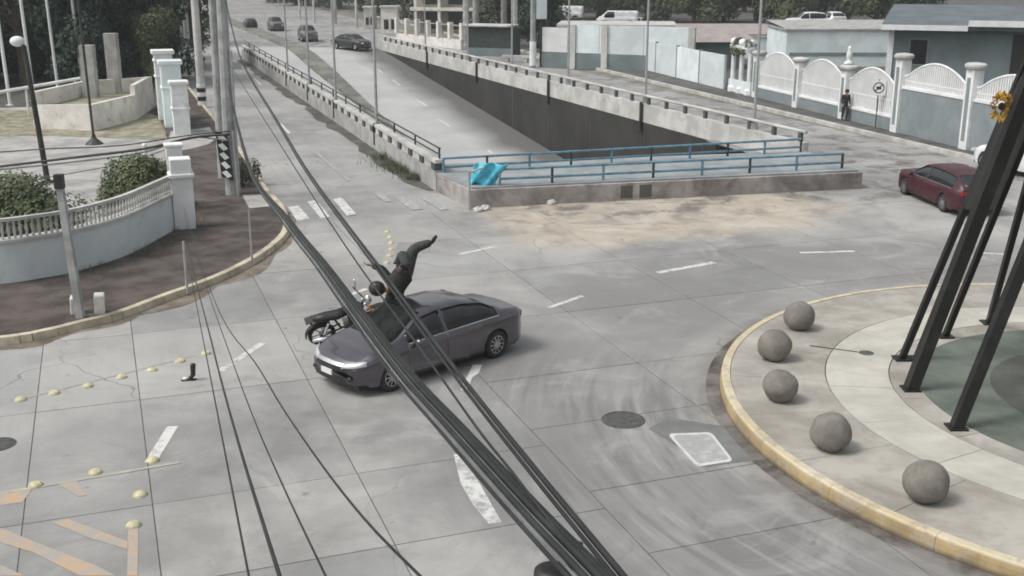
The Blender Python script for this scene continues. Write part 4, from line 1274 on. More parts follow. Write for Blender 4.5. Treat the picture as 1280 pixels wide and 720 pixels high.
build_car('distant_dark_car', 'dark tall car farther up the avenue behind the lamp post', 'car', greyp, (p.x, p.y, 0), R(-72), L=4.2, detail=False, H=1.7, kind='hatch')
p = G(345, 38)
build_car('distant_grey_car', 'grey car farthest up the right-hand carriageway of the avenue', 'car', greyp, (p.x, p.y, 0), R(-72), L=4.2, detail=False, H=1.7, kind='hatch')
p = G(313, 36)
build_car('distant_small_car', 'tiny dark car on the left carriageway beyond the start of the ramp', 'car', darkp, (p.x, p.y, 0), R(108), L=4.2, Wd=1.6, detail=False, H=1.4, kind='hatch')
p = G(265, 32)
build_car('distant_parked_car', 'grey car parked by the white poles at the far left kerb', 'car', greyp, (p.x, p.y, 0), R(108), detail=False, H=1.5)

# ------------------------------------------------------------------ people
def limb_mesh(name, chains, m, parent=None, sub=2, loc=None):
    """chains: list of [(point, radius), ...]; the first point of the first chain is the root; later chains start on an existing point"""
    verts = []; edges = []; rad = []
    def vid(p, r):
        for i, q in enumerate(verts):
            if (Vector(q) - Vector(p)).length < 1e-4: return i
        verts.append(tuple(p)); rad.append(r); return len(verts) - 1
    for ch in chains:
        prev = None
        for p, r in ch:
            i = vid(p, r)
            if prev is not None and prev != i: edges.append((prev, i))
            prev = i
    me = bpy.data.meshes.new(name); me.from_pydata(verts, edges, []); me.update()
    o = bpy.data.objects.new(name, me); COL.objects.link(o)
    sk = o.modifiers.new('skin', 'SKIN')
    for i, sv in enumerate(me.skin_vertices[0].data):
        r = rad[i]; sv.radius = r if isinstance(r, tuple) else (r, r)
        sv.use_root = (i == 0)
    sk.use_smooth_shade = True
    ss = o.modifiers.new('sub', 'SUBSURF'); ss.levels = sub; ss.render_levels = sub
    me.materials.append(m)
    if parent: o.parent = parent
    if loc is not None: o.location = loc
    return o

def L3(a, b, t): return tuple(Vector(a).lerp(Vector(b), t))
def person(name, J, label, mats, helmet=True, loc=(0, 0, 0), face=(0, -1, 0), bulk=1.0):
    skin, top, legs, shoe, hair = mats
    pel, chest, neck, head = J['pelvis'], J['chest'], J['neck'], J['head']
    hd = (Vector(head) - Vector(neck)).normalized()
    ch = [[(pel, 0.125), (L3(pel, chest, .5), 0.115), (chest, 0.135), (L3(chest, neck, .8), 0.07), (neck, 0.052), (L3(neck, head, .45), 0.06), (head, 0.085), (tuple(Vector(head) + hd * 0.07), 0.06)]]
    for s in 'lr':
        sh, el, ha = J['sh' + s], J['el' + s], J['ha' + s]
        fd = (Vector(ha) - Vector(el)).normalized(); pd = fd.cross(Vector((0, 0, 1)) if abs(fd.z) < 0.9 else Vector((1, 0, 0))).normalized()
        palm = Vector(ha) + fd * 0.05
        ch.append([(L3(chest, neck, .8), 0.07), (sh, 0.055), (L3(sh, el, .5), 0.046), (el, 0.038), (L3(el, ha, .4), 0.036), (ha, 0.026), (tuple(palm), 0.030), (tuple(palm + fd * 0.03), 0.028)])
        base = palm + fd * 0.03
        for k in range(4):
            b = base + pd * (k - 1.5) * 0.020 + fd * 0.012
            ln = (0.062, 0.072, 0.068, 0.052)[k]; cu = pd.cross(fd) * 0.018
            ch.append([(tuple(base), 0.028), (tuple(b), 0.009), (tuple(b + fd * ln * .5 + cu * .4), 0.0085), (tuple(b + fd * ln + cu * 1.4), 0.0075)])
        ch.append([(tuple(palm), 0.030), (tuple(palm + pd * -0.042 + fd * 0.012), 0.011), (tuple(palm + pd * -0.058 + fd * 0.05), 0.009)])
        hp, kn, an, toe = J['hp' + s], J['kn' + s], J['an' + s], J['to' + s]
        ch.append([(pel, 0.125), (hp, 0.085), (L3(hp, kn, .5), 0.060), (kn, 0.040), (L3(kn, an, .35), 0.042), (an, 0.032), (toe, 0.03)])
    body = limb_mesh('person', ch, skin)
    body.location = loc
    tag(body, label, 'person')
    K = bulk
    tops = [[(L3(pel, chest, -.12), 0.15*K), (L3(pel, chest, .25), 0.15*K), (L3(pel, chest, .6), 0.148*K), (chest, 0.160*K), (L3(chest, neck, .75), 0.09*K)]]
    for s in 'lr':
        sh, el, ha = J['sh' + s], J['el' + s], J['ha' + s]
        tops.append([(L3(chest, neck, .75), 0.09*K), (sh, 0.074*K), (L3(sh, el, .5), 0.062*K), (el, 0.053*K), (L3(el, ha, .45), 0.048*K), (L3(el, ha, .92), 0.040*K)])
    limb_mesh('jacket', tops, top, body)
    lg = [[(L3(pel, chest, .12), 0.135*K), (pel, 0.142*K)]]
    for s in 'lr':
        hp, kn, an = J['hp' + s], J['kn' + s], J['an' + s]
        lg.append([(pel, 0.142*K), (hp, 0.112*K), (L3(hp, kn, .5), 0.094*K), (kn, 0.078*K), (L3(kn, an, .4), 0.066*K), (L3(kn, an, .97), 0.052*K)])
        an, toe = Vector(J['an' + s]), Vector(J['to' + s])
        heel = an + (an - toe) * 0.25
        limb_mesh('shoe', [[(tuple(heel), 0.042), (tuple(an.lerp(toe, .35)), 0.05), (tuple(toe), 0.042), (tuple(toe + (toe - an) * 0.18), 0.028)]], shoe, body, 1)
    limb_mesh('trousers', lg, legs, body)
    hb = MB().ball((0, 0, 0), 0.165 if helmet else 0.112, 20, 14)
    h = hb.build('helmet' if helmet else 'hair', hair, body, smooth=True)
    h.location = tuple(Vector(head) + hd * (0.03 if helmet else 0.035))
    fv = Vector(face).normalized()
    q = hd.to_track_quat('Z', 'Y'); h.rotation_mode = 'QUATERNION'; h.rotation_quaternion = q
    h.scale = (0.96, 1.0, 1.08) if helmet else (0.9, 0.95, 1.0)
    if helmet:
        c = Vector(head) + hd * 0.02
        vz = MB().ball((0, 0, 0), 0.098, 14, 8)
        v = vz.build('visor', M['glass'], body, smooth=True); v.location = tuple(c + fv * 0.055); v.scale = (1, 1, 0.62)
    else:
        h.location = tuple(Vector(h.location) - fv * 0.025)
        c = Vector(head)
        side = fv.cross(hd).normalized()
        nz = MB().ball((0, 0, 0), 0.016, 8, 6).build('nose', skin, body, smooth=True); nz.location = tuple(c + fv * 0.095)
        for s in (-1, 1):
            e = MB().ball((0, 0, 0), 0.011, 8, 6).build('eye', M['black'], body, smooth=True); e.location = tuple(c + fv * 0.082 + side * 0.032 * s + hd * 0.022)
            e = MB().ball((0, 0, 0), 0.02, 8, 6).build('ear', skin, body, smooth=True); e.location = tuple(c + side * 0.085 * s)
        mo = MB().box((-0.02, -0.004, -0.004), (0.02, 0.004, 0.004)).build('mouth', plain('lips', (0.3, 0.12, 0.1)), body); mo.location = tuple(c + fv * 0.084 - hd * 0.04)
        mo.rotation_mode = 'QUATERNION'; mo.rotation_quaternion = side.to_track_quat('X', 'Z')
    return body

skin_m = plain('skin', (0.30, 0.17, 0.11), 0.6, var=0.08)
def build_rider():
    Y = 22.7
    def j(x, y, dy=0.0): return AT(x, y, Y + dy)
    O = Vector(j(500, 345))
    J = {k: tuple(Vector(j(*v)) - O) for k, v in dict(
        pelvis=(506, 341, 0), chest=(493, 358, -0.1), neck=(484, 363, -0.1), head=(473, 361, -0.12),
        shl=(487, 350, 0.08), ell=(478, 336, 0.12), hal=(463, 332, 0.05),
        shr=(490, 369, -0.22), elr=(482, 381, -0.26), har=(468, 385, -0.3),
        hpl=(508, 333, 0.08), knl=(514, 319, 0.15), anl=(532, 313, 0.10), tol=(537, 306, 0.05),
        hpr=(503, 334, -0.1), knr=(503, 316, -0.35), anr=(508, 331, -0.62), tor=(500, 327, -0.72)).items()}
    for s in 'lr':            # keep limb lengths human
        for a, b, L in (('hp', 'kn', .42), ('kn', 'an', .41), ('an', 'to', .17), ('sh', 'el', .29), ('el', 'ha', .26)):
            pa, pb_ = Vector(J[a + s]), Vector(J[b + s]); d = pb_ - pa
            nb = pa + d.normalized() * L
            sh = nb - pb_
            chain = {'kn': ('kn', 'an', 'to'), 'an': ('an', 'to'), 'to': ('to',), 'el': ('el', 'ha'), 'ha': ('ha',)}[b]
            for c in chain: J[c + s] = tuple(Vector(J[c + s]) + sh)
    mats = (skin_m, plain('rider_jacket', (0.022, 0.024, 0.020), 0.85, var=0.3, scale=9, world=False), plain('rider_trousers', (0.045, 0.050, 0.048), 0.85, var=0.25, scale=9, world=False), M['black'], plain('dark_helmet', (0.03, 0.026, 0.023), 0.35))
    person('rider', J, 'motorcycle rider in dark clothes and helmet thrown upside down over the sedan bonnet', mats, True, O, face=(-0.5, -0.6, -0.6), bulk=1.62)
build_rider()

def build_pedestrian():
    p = G(1055, 154)
    z = 0.14; h = 1.60 / 1.72
    J = dict(pelvis=(0, 0, .93), chest=(0.0, 0, 1.28), neck=(0, 0, 1.47), head=(0.02, -0.02, 1.60),
             shl=(0.17, 0, 1.40), ell=(0.21, -0.03, 1.13), hal=(0.22, -0.10, 0.90), shr=(-0.17, 0, 1.40), elr=(-0.22, 0.03, 1.13), har=(-0.19, -0.08, 0.92),
             hpl=(0.09, 0, .88), knl=(0.11, -0.12, .48), anl=(0.10, 0.02, .10), tol=(0.11, -0.12, .04),
             hpr=(-0.09, 0, .88), knr=(-0.10, 0.03, .48), anr=(-0.11, 0.16, .11), tor=(-0.11, 0.04, .04))
    J = {k: tuple(c * h for c in v) for k, v in J.items()}
    mats = (skin_m, plain('black_shirt', (0.02, 0.022, 0.026), 0.85, var=0.2, scale=8), plain('dark_trousers', (0.028, 0.03, 0.04), 0.85, var=0.2, scale=8), M['black'], plain('black_hair', (0.012, 0.01, 0.01), 0.7))
    person('pedestrian', J, 'person in black standing on the pavement beside the boundary fence', mats, False, (p.x, p.y, z), face=(-0.3, -1, 0))
    q = G(1064, 153)
    bag = empty('white_bag', (q.x, q.y, z), 0, 'white bag set down on the pavement beside the person in black', 'bag')
    m = MB(); vs = []
    for zz, a, b in ((0, .13, .08), (0.1, .16, .10), (.28, .15, .09), (.38, .09, .05)):
        for k in range(10):
            t = 2*math.pi*k/10; vs.append((a*math.cos(t)*(1 + .08*math.sin(3*t + zz*9)), b*math.sin(t), zz))
    m.add(vs, [(i*10+k, i*10+(k+1) % 10, (i+1)*10+(k+1) % 10, (i+1)*10+k) for i in range(3) for k in range(10)] + [tuple(range(9, -1, -1)), tuple(range(30, 40))])
    m.build('sack', M['white'], bag, smooth=True)
    MB().tube([(-.06, 0, .37), (-.05, 0, .5), (.05, 0, .5), (.06, 0, .37)], 0.012, 6).build('handle', M['white'], bag)
build_pedestrian()

def build_boot():
    p = G(242, 475)
    t = empty('thrown_boot', (p.x, p.y, 0), R(10), 'dark boot with a pale toe thrown upright onto the road by the studs', 'boot')
    limb_mesh('boot_upper', [[((0, 0, 0.05), 0.055), ((0.0, 0, 0.16), 0.052), ((0.01, 0, 0.30), 0.06), ((0.02, 0, 0.36), 0.062)], [((0, 0, 0.05), 0.055), ((-0.10, 0, 0.045), 0.045)]], M['black'], t)
    limb_mesh('toe_cap', [[((-0.11, 0, 0.045), 0.046), ((-0.19, 0, 0.036), 0.036), ((-0.22, 0, 0.03), 0.02)]], M['white'], t)
    MB().prism([(-0.24, -0.03), (-0.2, -0.05), (0.05, -0.045), (0.06, 0.045), (-0.2, 0.05), (-0.24, 0.03)], 0.0, 0.02).build('sole', M['tyre'], t)
build_boot()

# ------------------------------------------------------------------ poles and cables
def simple_pole(name, x, y, h, r0, r1, m, label, cat='pole', group=None, z=0.15, lean=(0, 0), base=True, n=10):
    p = G(x, y, z)
    root = empty(name, p, 0, label, cat, group)
    MB().tube([(0, 0, -0.1), (lean[0] * h, lean[1] * h, h)], [r0, r1], n).build('shaft', m, root, smooth='auto')
    if base: MB().box((-r0*1.9, -r0*1.9, -0.02), (r0*1.9, r0*1.9, 0.06)).build('base_plate', m, root, bevel=0.01)
    return root, p

# twin utility poles at the corner
r, p = simple_pole('utility_pole', 290, 243, 11.5, 0.22, 0.15, M['polec'], 'thick grey concrete utility pole carrying the cable bundle at the corner', 'utility pole', 'twin utility poles at the corner', lean=(0.012, 0.02), base=False)
for z, L in ((8.4, 1.0),):
    MB().box((-L, -0.06, z - 0.06), (L, 0.06, z + 0.06)).build('crossarm', M['darksteel'], r, loc=(0.1, 0.1, 0))
    for s in (-0.8, 0, 0.8):
        MB().lathe([(0.03, 0), (0.06, 0.03), (0.03, 0.07), (0.055, 0.1), (0.001, 0.14)], 10).build('insulator', M['white'], r, loc=(0.1 + s * L, 0.1, z + 0.06))
MB().tube([(0.26, 0, -0.1), (0.3, 0, 5.0)], 0.05, 8).build('conduit', M['steel'], r)
simple_pole('utility_pole', 278, 222, 12, 0.16, 0.12, M['polec'], 'second slimmer grey utility pole just left of the thick corner pole', 'utility pole', 'twin utility poles at the corner', lean=(0.01, 0.02), base=False)
r, p = simple_pole('utility_pole', 253, 131, 13, 0.24, 0.17, M['conc_l'], 'pale concrete utility pole with painted white and black foot farther up the left kerb', 'utility pole', 'pale poles along the left pavement', base=False)
for i in range(5):
    MB().lathe([(0.26, 0), (0.26, 0.22), (0.24, 0.22)], 12).build('painted_band', M['white'] if i % 2 == 0 else M['black'], r, loc=(0, 0, 0.25 * i))
simple_pole('utility_pole', 237, 92, 14, 0.22, 0.17, M['conc_l'], 'pale concrete pole beyond the banded one on the left pavement', 'utility pole', 'pale poles along the left pavement', base=False)
simple_pole('utility_pole', 229, 84, 14, 0.16, 0.12, M['conc_l'], 'slimmest pale pole at the far end of the left pavement', 'utility pole', 'pale poles along the left pavement', base=False)

# street lamp masts on the underpass walls
def mast(x, Y, line, label, h=11, r=0.062, grp='lamp masts on the underpass walls'):
    b = (A_line(Y) if line == 'A' else B_line(Y)) + Vector((0.15 if line == 'A' else 0.32, 0, 0.0))
    root = empty('lamp_mast', b, 0, label, 'street lamp', grp)
    MB().tube([(0, 0, -0.1), (0, 0, 4), (0, 0, h)], [r * 1.15, r, r * 0.75], 10).build('pole', M['steel'], root, smooth='auto')
    MB().box((-0.16, -0.16, 0.2), (0.16, 0.16, 1.15)).build('pedestal', M['darksteel'] if line == 'A' else M['steel'], root)
    s = 1 if line == 'A' else -1
    MB().tube([(0, 0, h - 0.1), (s * 0.6, 0, h + 0.35), (s * 1.6, 0, h + 0.5)], [r*.75, r*.6, r*.5], 8).build('arm', M['steel'], root)
    MB().ball((0, 0, 0), 0.22, 10, 6, 0.4).build('lamp_head', M['steel'], root, loc=(s * 1.8, 0, h + 0.5))
def YonA(px):      # distance at which the wall line crosses an image column
    lo, hi = 38, 115
    return lo, hi
def solveY(line, px, dx):
    f = (A_line if line == 'A' else B_line)
    best = min([38 + i * 0.05 for i in range(1700)], key=lambda Y: abs(640 + F_PX * (f(Y).x + dx) / (Y * cP + CAM_H * sP) - px))
    return best
for px, l in ((472, 'nearest lamp mast on the left underpass parapet, rising from a dark pedestal'), (421, 'second lamp mast along the left underpass parapet'), (388, 'third lamp mast along the left underpass parapet'), (361, 'slim lamp mast near the far end of the left parapet')):
    mast(px, solveY('A', px, 0.15), 'A', l)
for px, l in ((941, 'nearest lamp mast on the right underpass wall, beside the fancy gate piers'), (806, 'second lamp mast along the right underpass wall'), (710, 'third lamp mast along the right underpass wall'), (640, 'fourth lamp mast along the right underpass wall'), (585, 'fifth lamp mast along the right underpass wall'), (532, 'farthest lamp mast along the right underpass wall')):
    mast(px, solveY('B', px, 0.32), 'B', l)

# object marker board wired to the corner pole
def build_marker():
    a = G(296, 240, 0.15)
    root = empty('hazard_marker', (a.x + 0.12, a.y - 0.75, 0.15), R(-8), 'black and white chequered hazard board leaning against the corner pole', 'sign')
    MB().tube([(0.12, 0.0, 0), (0.08, 0, 2.3)], 0.035, 6).build('post', M['steel'], root)
    b = MB().add([(-0.42, -0.05, 0.7), (0.0, -0.05, 0.55), (-0.12, -0.05, 2.15), (-0.55, -0.05, 2.3), (-0.42, -0.02, 0.7), (0.0, -0.02, 0.55), (-0.12, -0.02, 2.15), (-0.55, -0.02, 2.3)],
            [(0, 1, 2, 3), (7, 6, 5, 4), (0, 4, 5, 1), (1, 5, 6, 2), (2, 6, 7, 3), (3, 7, 4, 0)])
    board = b.build('board', M['black'], root)
    c = [Vector((-0.42, -0.055, 0.7)), Vector((0.0, -0.055, 0.55)), Vector((-0.12, -0.055, 2.15)), Vector((-0.55, -0.055, 2.3))]
    def at(s, t): return c[0].lerp(c[1], s).lerp(c[3].lerp(c[2], s), t)
    for j in range(5):
        t = (j + 0.5) / 5
        d = MB().add([at(0.5, t - 0.085), at(0.93, t), at(0.5, t + 0.085), at(0.07, t)], [(0, 1, 2, 3)])
        d.build('diamond', M['white'], board)
build_marker()

# short concrete post on the brown corner
r, p = simple_pole('concrete_post', 101, 397, 3.05, 0.12, 0.10, M['polec'], 'square grey concrete post with dark cap on the brown corner pavement', 'post', n=4, base=False, lean=(-0.045, 0))
MB().box((-0.09, -0.09, 0), (0.09, 0.09, 0.32)).build('cap', M['black'], r, loc=(-0.14, 0, 3.03))
for dx, s in ((-0.36, 1.0), (0.20, 1.15)):
    q = MB().box((0, -0.16, 0), (0.2 * s, 0.12, 0.42 * s)); o = q.build('painted_footing', M['warmwhite'], r, bevel=0.03, loc=(dx, 0.35, 0)); o.rotation_euler = (0.1, 0.05, 0.3)
simple_pole('thin_rod', 234, 362, 1.25, 0.035, 0.03, M['steel'], 'thin grey rod standing at the kerb edge below the white pier', 'post', base=False)
simple_pole('thin_rod', 315, 325, 1.4, 0.03, 0.025, M['steel'], 'thin pale rod near the tip of the brown corner pavement', 'post', base=False)

# cables: points along each run, measured at pixels on a vertical plane between its two ends
def vertical_plane(pts, A, B):
    A = Vector(A); B = Vector(B); n = Vector((-(B - A).y, (B - A).x))
    out = []
    for x, y in pts:
        d = ray(x, y); t = (n.x * A.x + n.y * A.y) / (n.x * d.x + n.y * d.y)
        out.append(Vector((0, 0, CAM_H)) + d * t)
    return out
def cable(pts, r, m, label, group=None, off=(0, 0, 0), name='overhead_cable'):
    P = smooth_line([Vector(p) + Vector(off) for p in pts], 5)
    o = MB().tube(P, r, 6).build(name, m, smooth=True)
    return tag(o, label, 'cable', group)
pole = G(290, 243)
attach = Vector((pole.x + 0.15, pole.y - 0.1, 4.0))
nearA = (0.30, 3.2)
main = [attach] + vertical_plane([(310, 205), (357, 275), (400, 330), (440, 385), (500, 465), (560, 532), (650, 632), (735, 722), (790, 785)], pole.xy, nearA)
gm = 'thick bundle of cables across the road'
offs = [(-0.062, 0, -0.005, 0.0085, 'cable', 'lowest and leftmost cable of the thick bundle, beside the splice case'),
        (-0.040, 0, 0.0, 0.006, 'cable_l', 'shiny grey cable second from the left in the thick bundle'),
        (-0.018, 0, 0.01, 0.0125, 'cable', 'thick black cable third from the left in the bundle'),
        (0.010, 0, 0.0, 0.0055, 'cable_l', 'thin grey cable in the middle of the thick bundle'),
        (0.030, 0, 0.01, 0.014, 'cable', 'thickest black cable just right of the middle of the bundle'),
        (0.060, 0, 0.004, 0.0105, 'cable', 'black cable second from the right in the thick bundle'),
        (0.083, 0, 0.0, 0.006, 'cable', 'thin black cable on the right side of the thick bundle')]
for dx, dy, dz, rr, mm, lab in offs:
    cable([p + Vector((dx * (1.0 if i else 0.3) * (0.55 if p.y > 20 else 1), dy, dz)) for i, p in enumerate(main)], rr * 1.12, M[mm], lab, gm)
far2 = Vector((pole.x + 0.25, pole.y, 6.9))
W1 = [far2] + vertical_plane([(300, 69), (350, 156), (389, 220), (472, 331), (553, 440), (600, 501), (680, 600), (780, 721), (835, 790)], (pole.x + 0.25, pole.y), (0.45, 3.2))
cable(W1, 0.013, M['cable'], 'thick black cable right of the bundle passing over the sedan roof', 'pair of cables right of the bundle')
cable([p + Vector((-0.024, 0, -0.012)) for p in W1], 0.009, M['cable'], 'slimmer dark cable hugging the left side of the right-hand thick cable', 'pair of cables right of the bundle')
W3 = [Vector((pole.x - 0.1, pole.y, 5.2))] + vertical_plane([(372, 215), (415, 282), (458, 345), (505, 408), (550, 470), (600, 540), (640, 590), (690, 655), (745, 722), (790, 780)], (pole.x - 0.1, pole.y), (0.34, 3.2))
cable(W3, 0.0065, M['cable'], 'single thin cable between the thick bundle and the right-hand pair')
pier = G(232, 290)
tA = (pier.x, pier.y)
T1 = vertical_plane([(216, 228), (228, 290), (250, 372), (275, 470), (300, 560), (326, 645), (350, 722), (370, 790)], tA, (-0.72, 3.2))
T2 = vertical_plane([(218, 228), (240, 300), (262, 370), (290, 450), (318, 525), (355, 610), (408, 722), (440, 790)], tA, (-0.55, 3.2))
T3 = vertical_plane([(220, 228), (245, 310), (264, 365), (285, 410), (318, 452), (352, 508), (400, 578), (455, 648), (527, 722), (590, 785)], tA, (-0.25, 3.2))
gt = 'three slack cables at the lower left'
cable(T1, 0.0085, M['cable'], 'leftmost and thickest of the three slack cables at the lower left', gt)
cable(T2, 0.0045, M['cable'], 'thin middle cable of the three slack ones at the lower left', gt)
cable(T3, 0.006, M['cable'], 'rightmost bending cable of the three slack ones at the lower left', gt)
# splice case hanging on the bundle
def build_splice():
    c = AT(698, 716, 4.0)
    root = empty('splice_case', c, 0, 'round black splice case hanging under the cable bundle at the bottom edge', 'splice case')
    MB().lathe([(0.001, -0.24), (0.05, -0.235), (0.078, -0.2), (0.082, 0.0), (0.078, 0.06), (0.05, 0.075), (0.001, 0.08)], 20).build('shell', M['black'], root, smooth=True, loc=(-0.02, 0, -0.05))
    MB().lathe([(0.084, -0.02), (0.088, 0.0), (0.084, 0.02)], 20).build('clamp_band', M['darksteel'], root, loc=(-0.02, 0, -0.12))
    MB().tube([(0.03, 0, 0.0), (0.07, 0.02, 0.06), (0.09, 0.03, 0.12)], 0.012, 6).build('hanger', M['darksteel'], root)
build_splice()
# cables that leave the corner pole to the left over the courtyard
cg = 'cables strung to the left of the corner pole'
for i, (pts, rr, m, l) in enumerate([
    ([(287, 168), (240, 172), (180, 186), (100, 196), (0, 208), (-80, 216)], 0.045, 'cable', 'thick lowest black cable running left from the corner pole over the courtyard'),
    ([(287, 164), (230, 170), (150, 182), (60, 186), (0, 190), (-80, 194)], 0.022, 'cable', 'thin black cable just above the thick one over the courtyard'),
    ([(287, 176), (243, 171), (225, 176), (180, 190), (120, 199), (0, 212), (-60, 216)], 0.03, 'cable_l', 'pale cable just below the thick one over the courtyard'),
    ([(213, 185), (150, 205), (60, 222), (0, 236), (-60, 246)], 0.014, 'cable', 'faint thin cable sagging over the middle of the courtyard')]):
    P = [AT(x, y, 38.5 + (287 - x) * 0.004) for x, y in pts]
    cable(P, rr, M[m], l, cg)

# lamp post and slim post in the courtyard
r, p = simple_pole('courtyard_lamp', 60, 228, 5.1, 0.11, 0.09, M['darksteel'], 'dark courtyard lamp post with a white round head', 'lamp post', z=0.02, lean=(-0.06, 0))
MB().ball((0, 0, 0), 0.26, 16, 10, 0.75).build('lamp_head', M['white'], r, smooth=True, loc=(-0.52, 0, 5.25))
MB().tube([(-0.31, 0, 5.05), (-0.5, 0, 5.2)], 0.04, 6).build('bracket', M['darksteel'], r)
r, p = simple_pole('slim_dark_post', 118, 180, 8.5, 0.06, 0.05, M['darksteel'], 'slim dark mast with a flared foot on the grass verge before the white planter', 'post', z=0.03, lean=(-0.01, 0), base=False)
MB().lathe([(0.42, 0), (0.12, 0.28), (0.06, 0.5)], 12).build('flared_foot', M['darksteel'], r)
# flagpoles and pale barrier rail
fg = 'row of white flagpoles before the dark trees'
for i, (x, y, l) in enumerate(((13, 132, 'leftmost white flagpole before the dark trees'), (43, 126, 'second white flagpole from the left, behind the lamp head'), (73, 114, 'third white flagpole from the left'), (104, 112, 'fourth white flagpole, rising behind the grey pylons'), (124, 108, 'rightmost white flagpole, close to the taller grey pylon'))):
    simple_pole('flagpole', x, y, 13, 0.10, 0.08, M['white'], l, 'flagpole', fg, z=0.02, lean=(-0.02, 0.0), n=8)
def build_barrier():
    a = AT(-40, 122, 60.0); b = AT(100, 98, 64.0)
    root = empty('barrier_rail', a, 0, 'long pale pipe rail crossing behind the flagpoles at the left edge', 'railing')
    MB().tube([(0, 0, 0), b - a], 0.09, 8).build('rail', M['white'], root)
    for t in (0.1, 0.5, 0.95):
        q = (b - a) * t; MB().tube([q, (q.x, q.y, -a.z)], 0.06, 6).build('post', M['white'], root)
build_barrier()

# ------------------------------------------------------------------ left compound: planter, pylons, wall, piers
def build_planter():
    f = [G(43, 160, 0.03), G(118, 164, 0.03), G(172, 149, 0.03)]
    bk = [f[2] + Vector((-0.6, 4.6, 0)), f[0] + Vector((0.6, 5.5, 0))]
    o = f[0]
    root = empty('stone_planter', o, 0, 'low weathered white walled planter box round two grey pylons', 'planter')
    P = [p - o for p in f + bk]
    hts = [1.15, 1.30, 1.35, 1.75, 1.35]
    for i in range(5):
        a, b = P[i], P[(i + 1) % 5]
        d = (b - a).normalized(); n = Vector((-d.y, d.x, 0)) * 0.25
        ha, hb = (1.15, 1.3) if i == 0 else ((1.3, 1.3) if i == 1 else (1.8, 1.8))
        e = 0.003 * i
        vs = [a, b, b + n, a + n] + [a + Vector((0, 0, ha + e)), b + Vector((0, 0, hb + e)), b + n + Vector((0, 0, hb + e)), a + n + Vector((0, 0, ha + e))]
        MB().add(vs, [(0, 3, 2, 1), (4, 5, 6, 7), (0, 1, 5, 4), (1, 2, 6, 5), (2, 3, 7, 6), (3, 0, 4, 7)]).build('wall', M['warmwhite'], root)
    cen = sum(P, Vector()) / 5
    MB().prism([(lerp(p.x, cen.x, .09), lerp(p.y, cen.y, .09)) for p in P], 0.0, 1.02).build('soil', M['grass'], root)
    for x, y0, w_, h_, dy, l in ((104, 118, 0.36, 3.6, 1.6, 'front'), (119, 100, 0.34, 4.1, 3.6, 'back')):
        q = G(x, 150, 0.03) - o + Vector((0, dy, 0))
        pl = MB().box((-w_, -0.25, 0), (w_, 0.25, h_)).build('pylon', M['conc'], root, bevel=0.02, loc=(q.x, q.y, 0.2))
build_planter()

def build_curved_wall():
    o = WL[0]
    root = empty('curved_garden_wall', o, 0, 'curved pale blue garden wall topped by a white baluster railing', 'wall')
    h = 1.08; t = 0.28
    pts = [p - o for p in WL]
    ns = []
    for i in range(len(pts)):
        d = (pts[min(i+1, len(pts)-1)] - pts[max(i-1, 0)]).normalized(); ns.append(Vector((-d.y, d.x, 0)))
    def strip(name, w0, w1, z0, z1, m):
        vs = []; n = len(pts)
        for p, nn in zip(pts, ns):
            for ww, zz in ((w0, z0), (w0, z1), (w1, z1), (w1, z0)): vs.append((*(p + nn * ww).xy, zz))
        fs = []
        for i in range(n - 1):
            for k in range(4): fs.append((i*4+k, (i+1)*4+k, (i+1)*4+(k+1) % 4, i*4+(k+1) % 4))
        fs += [(0, 1, 2, 3), ((n-1)*4+3, (n-1)*4+2, (n-1)*4+1, (n-1)*4)]
        return MB().add(vs, fs).build(name, m, root)
    strip('wall_face', 0.0, t, 0.10, h + 0.12, M['bluewhite'])
    strip('coping', -0.05, t + 0.05, h + 0.122, h + 0.20, M['conc_l'])
    strip('handrail', 0.02, 0.16, h + 0.66, h + 0.74, M['conc_l'])
    me = MB().lathe([(0.03, 0), (0.045, 0.05), (0.03, 0.1), (0.048, 0.2), (0.028, 0.36), (0.04, 0.46)], 6).mesh('baluster'); me.materials.append(M['conc_l'])
    acc = 0
    for i in range(len(pts) - 1):
        L = (pts[i+1] - pts[i]).length; s = acc
        while s < L:
            p = pts[i].lerp(pts[i+1], s / L) + ns[i] * 0.09
            b = bpy.data.objects.new('baluster', me); COL.objects.link(b); b.parent = root; b.location = (p.x, p.y, h + 0.2)
            s += 0.155
        acc = s - L
build_curved_wall()

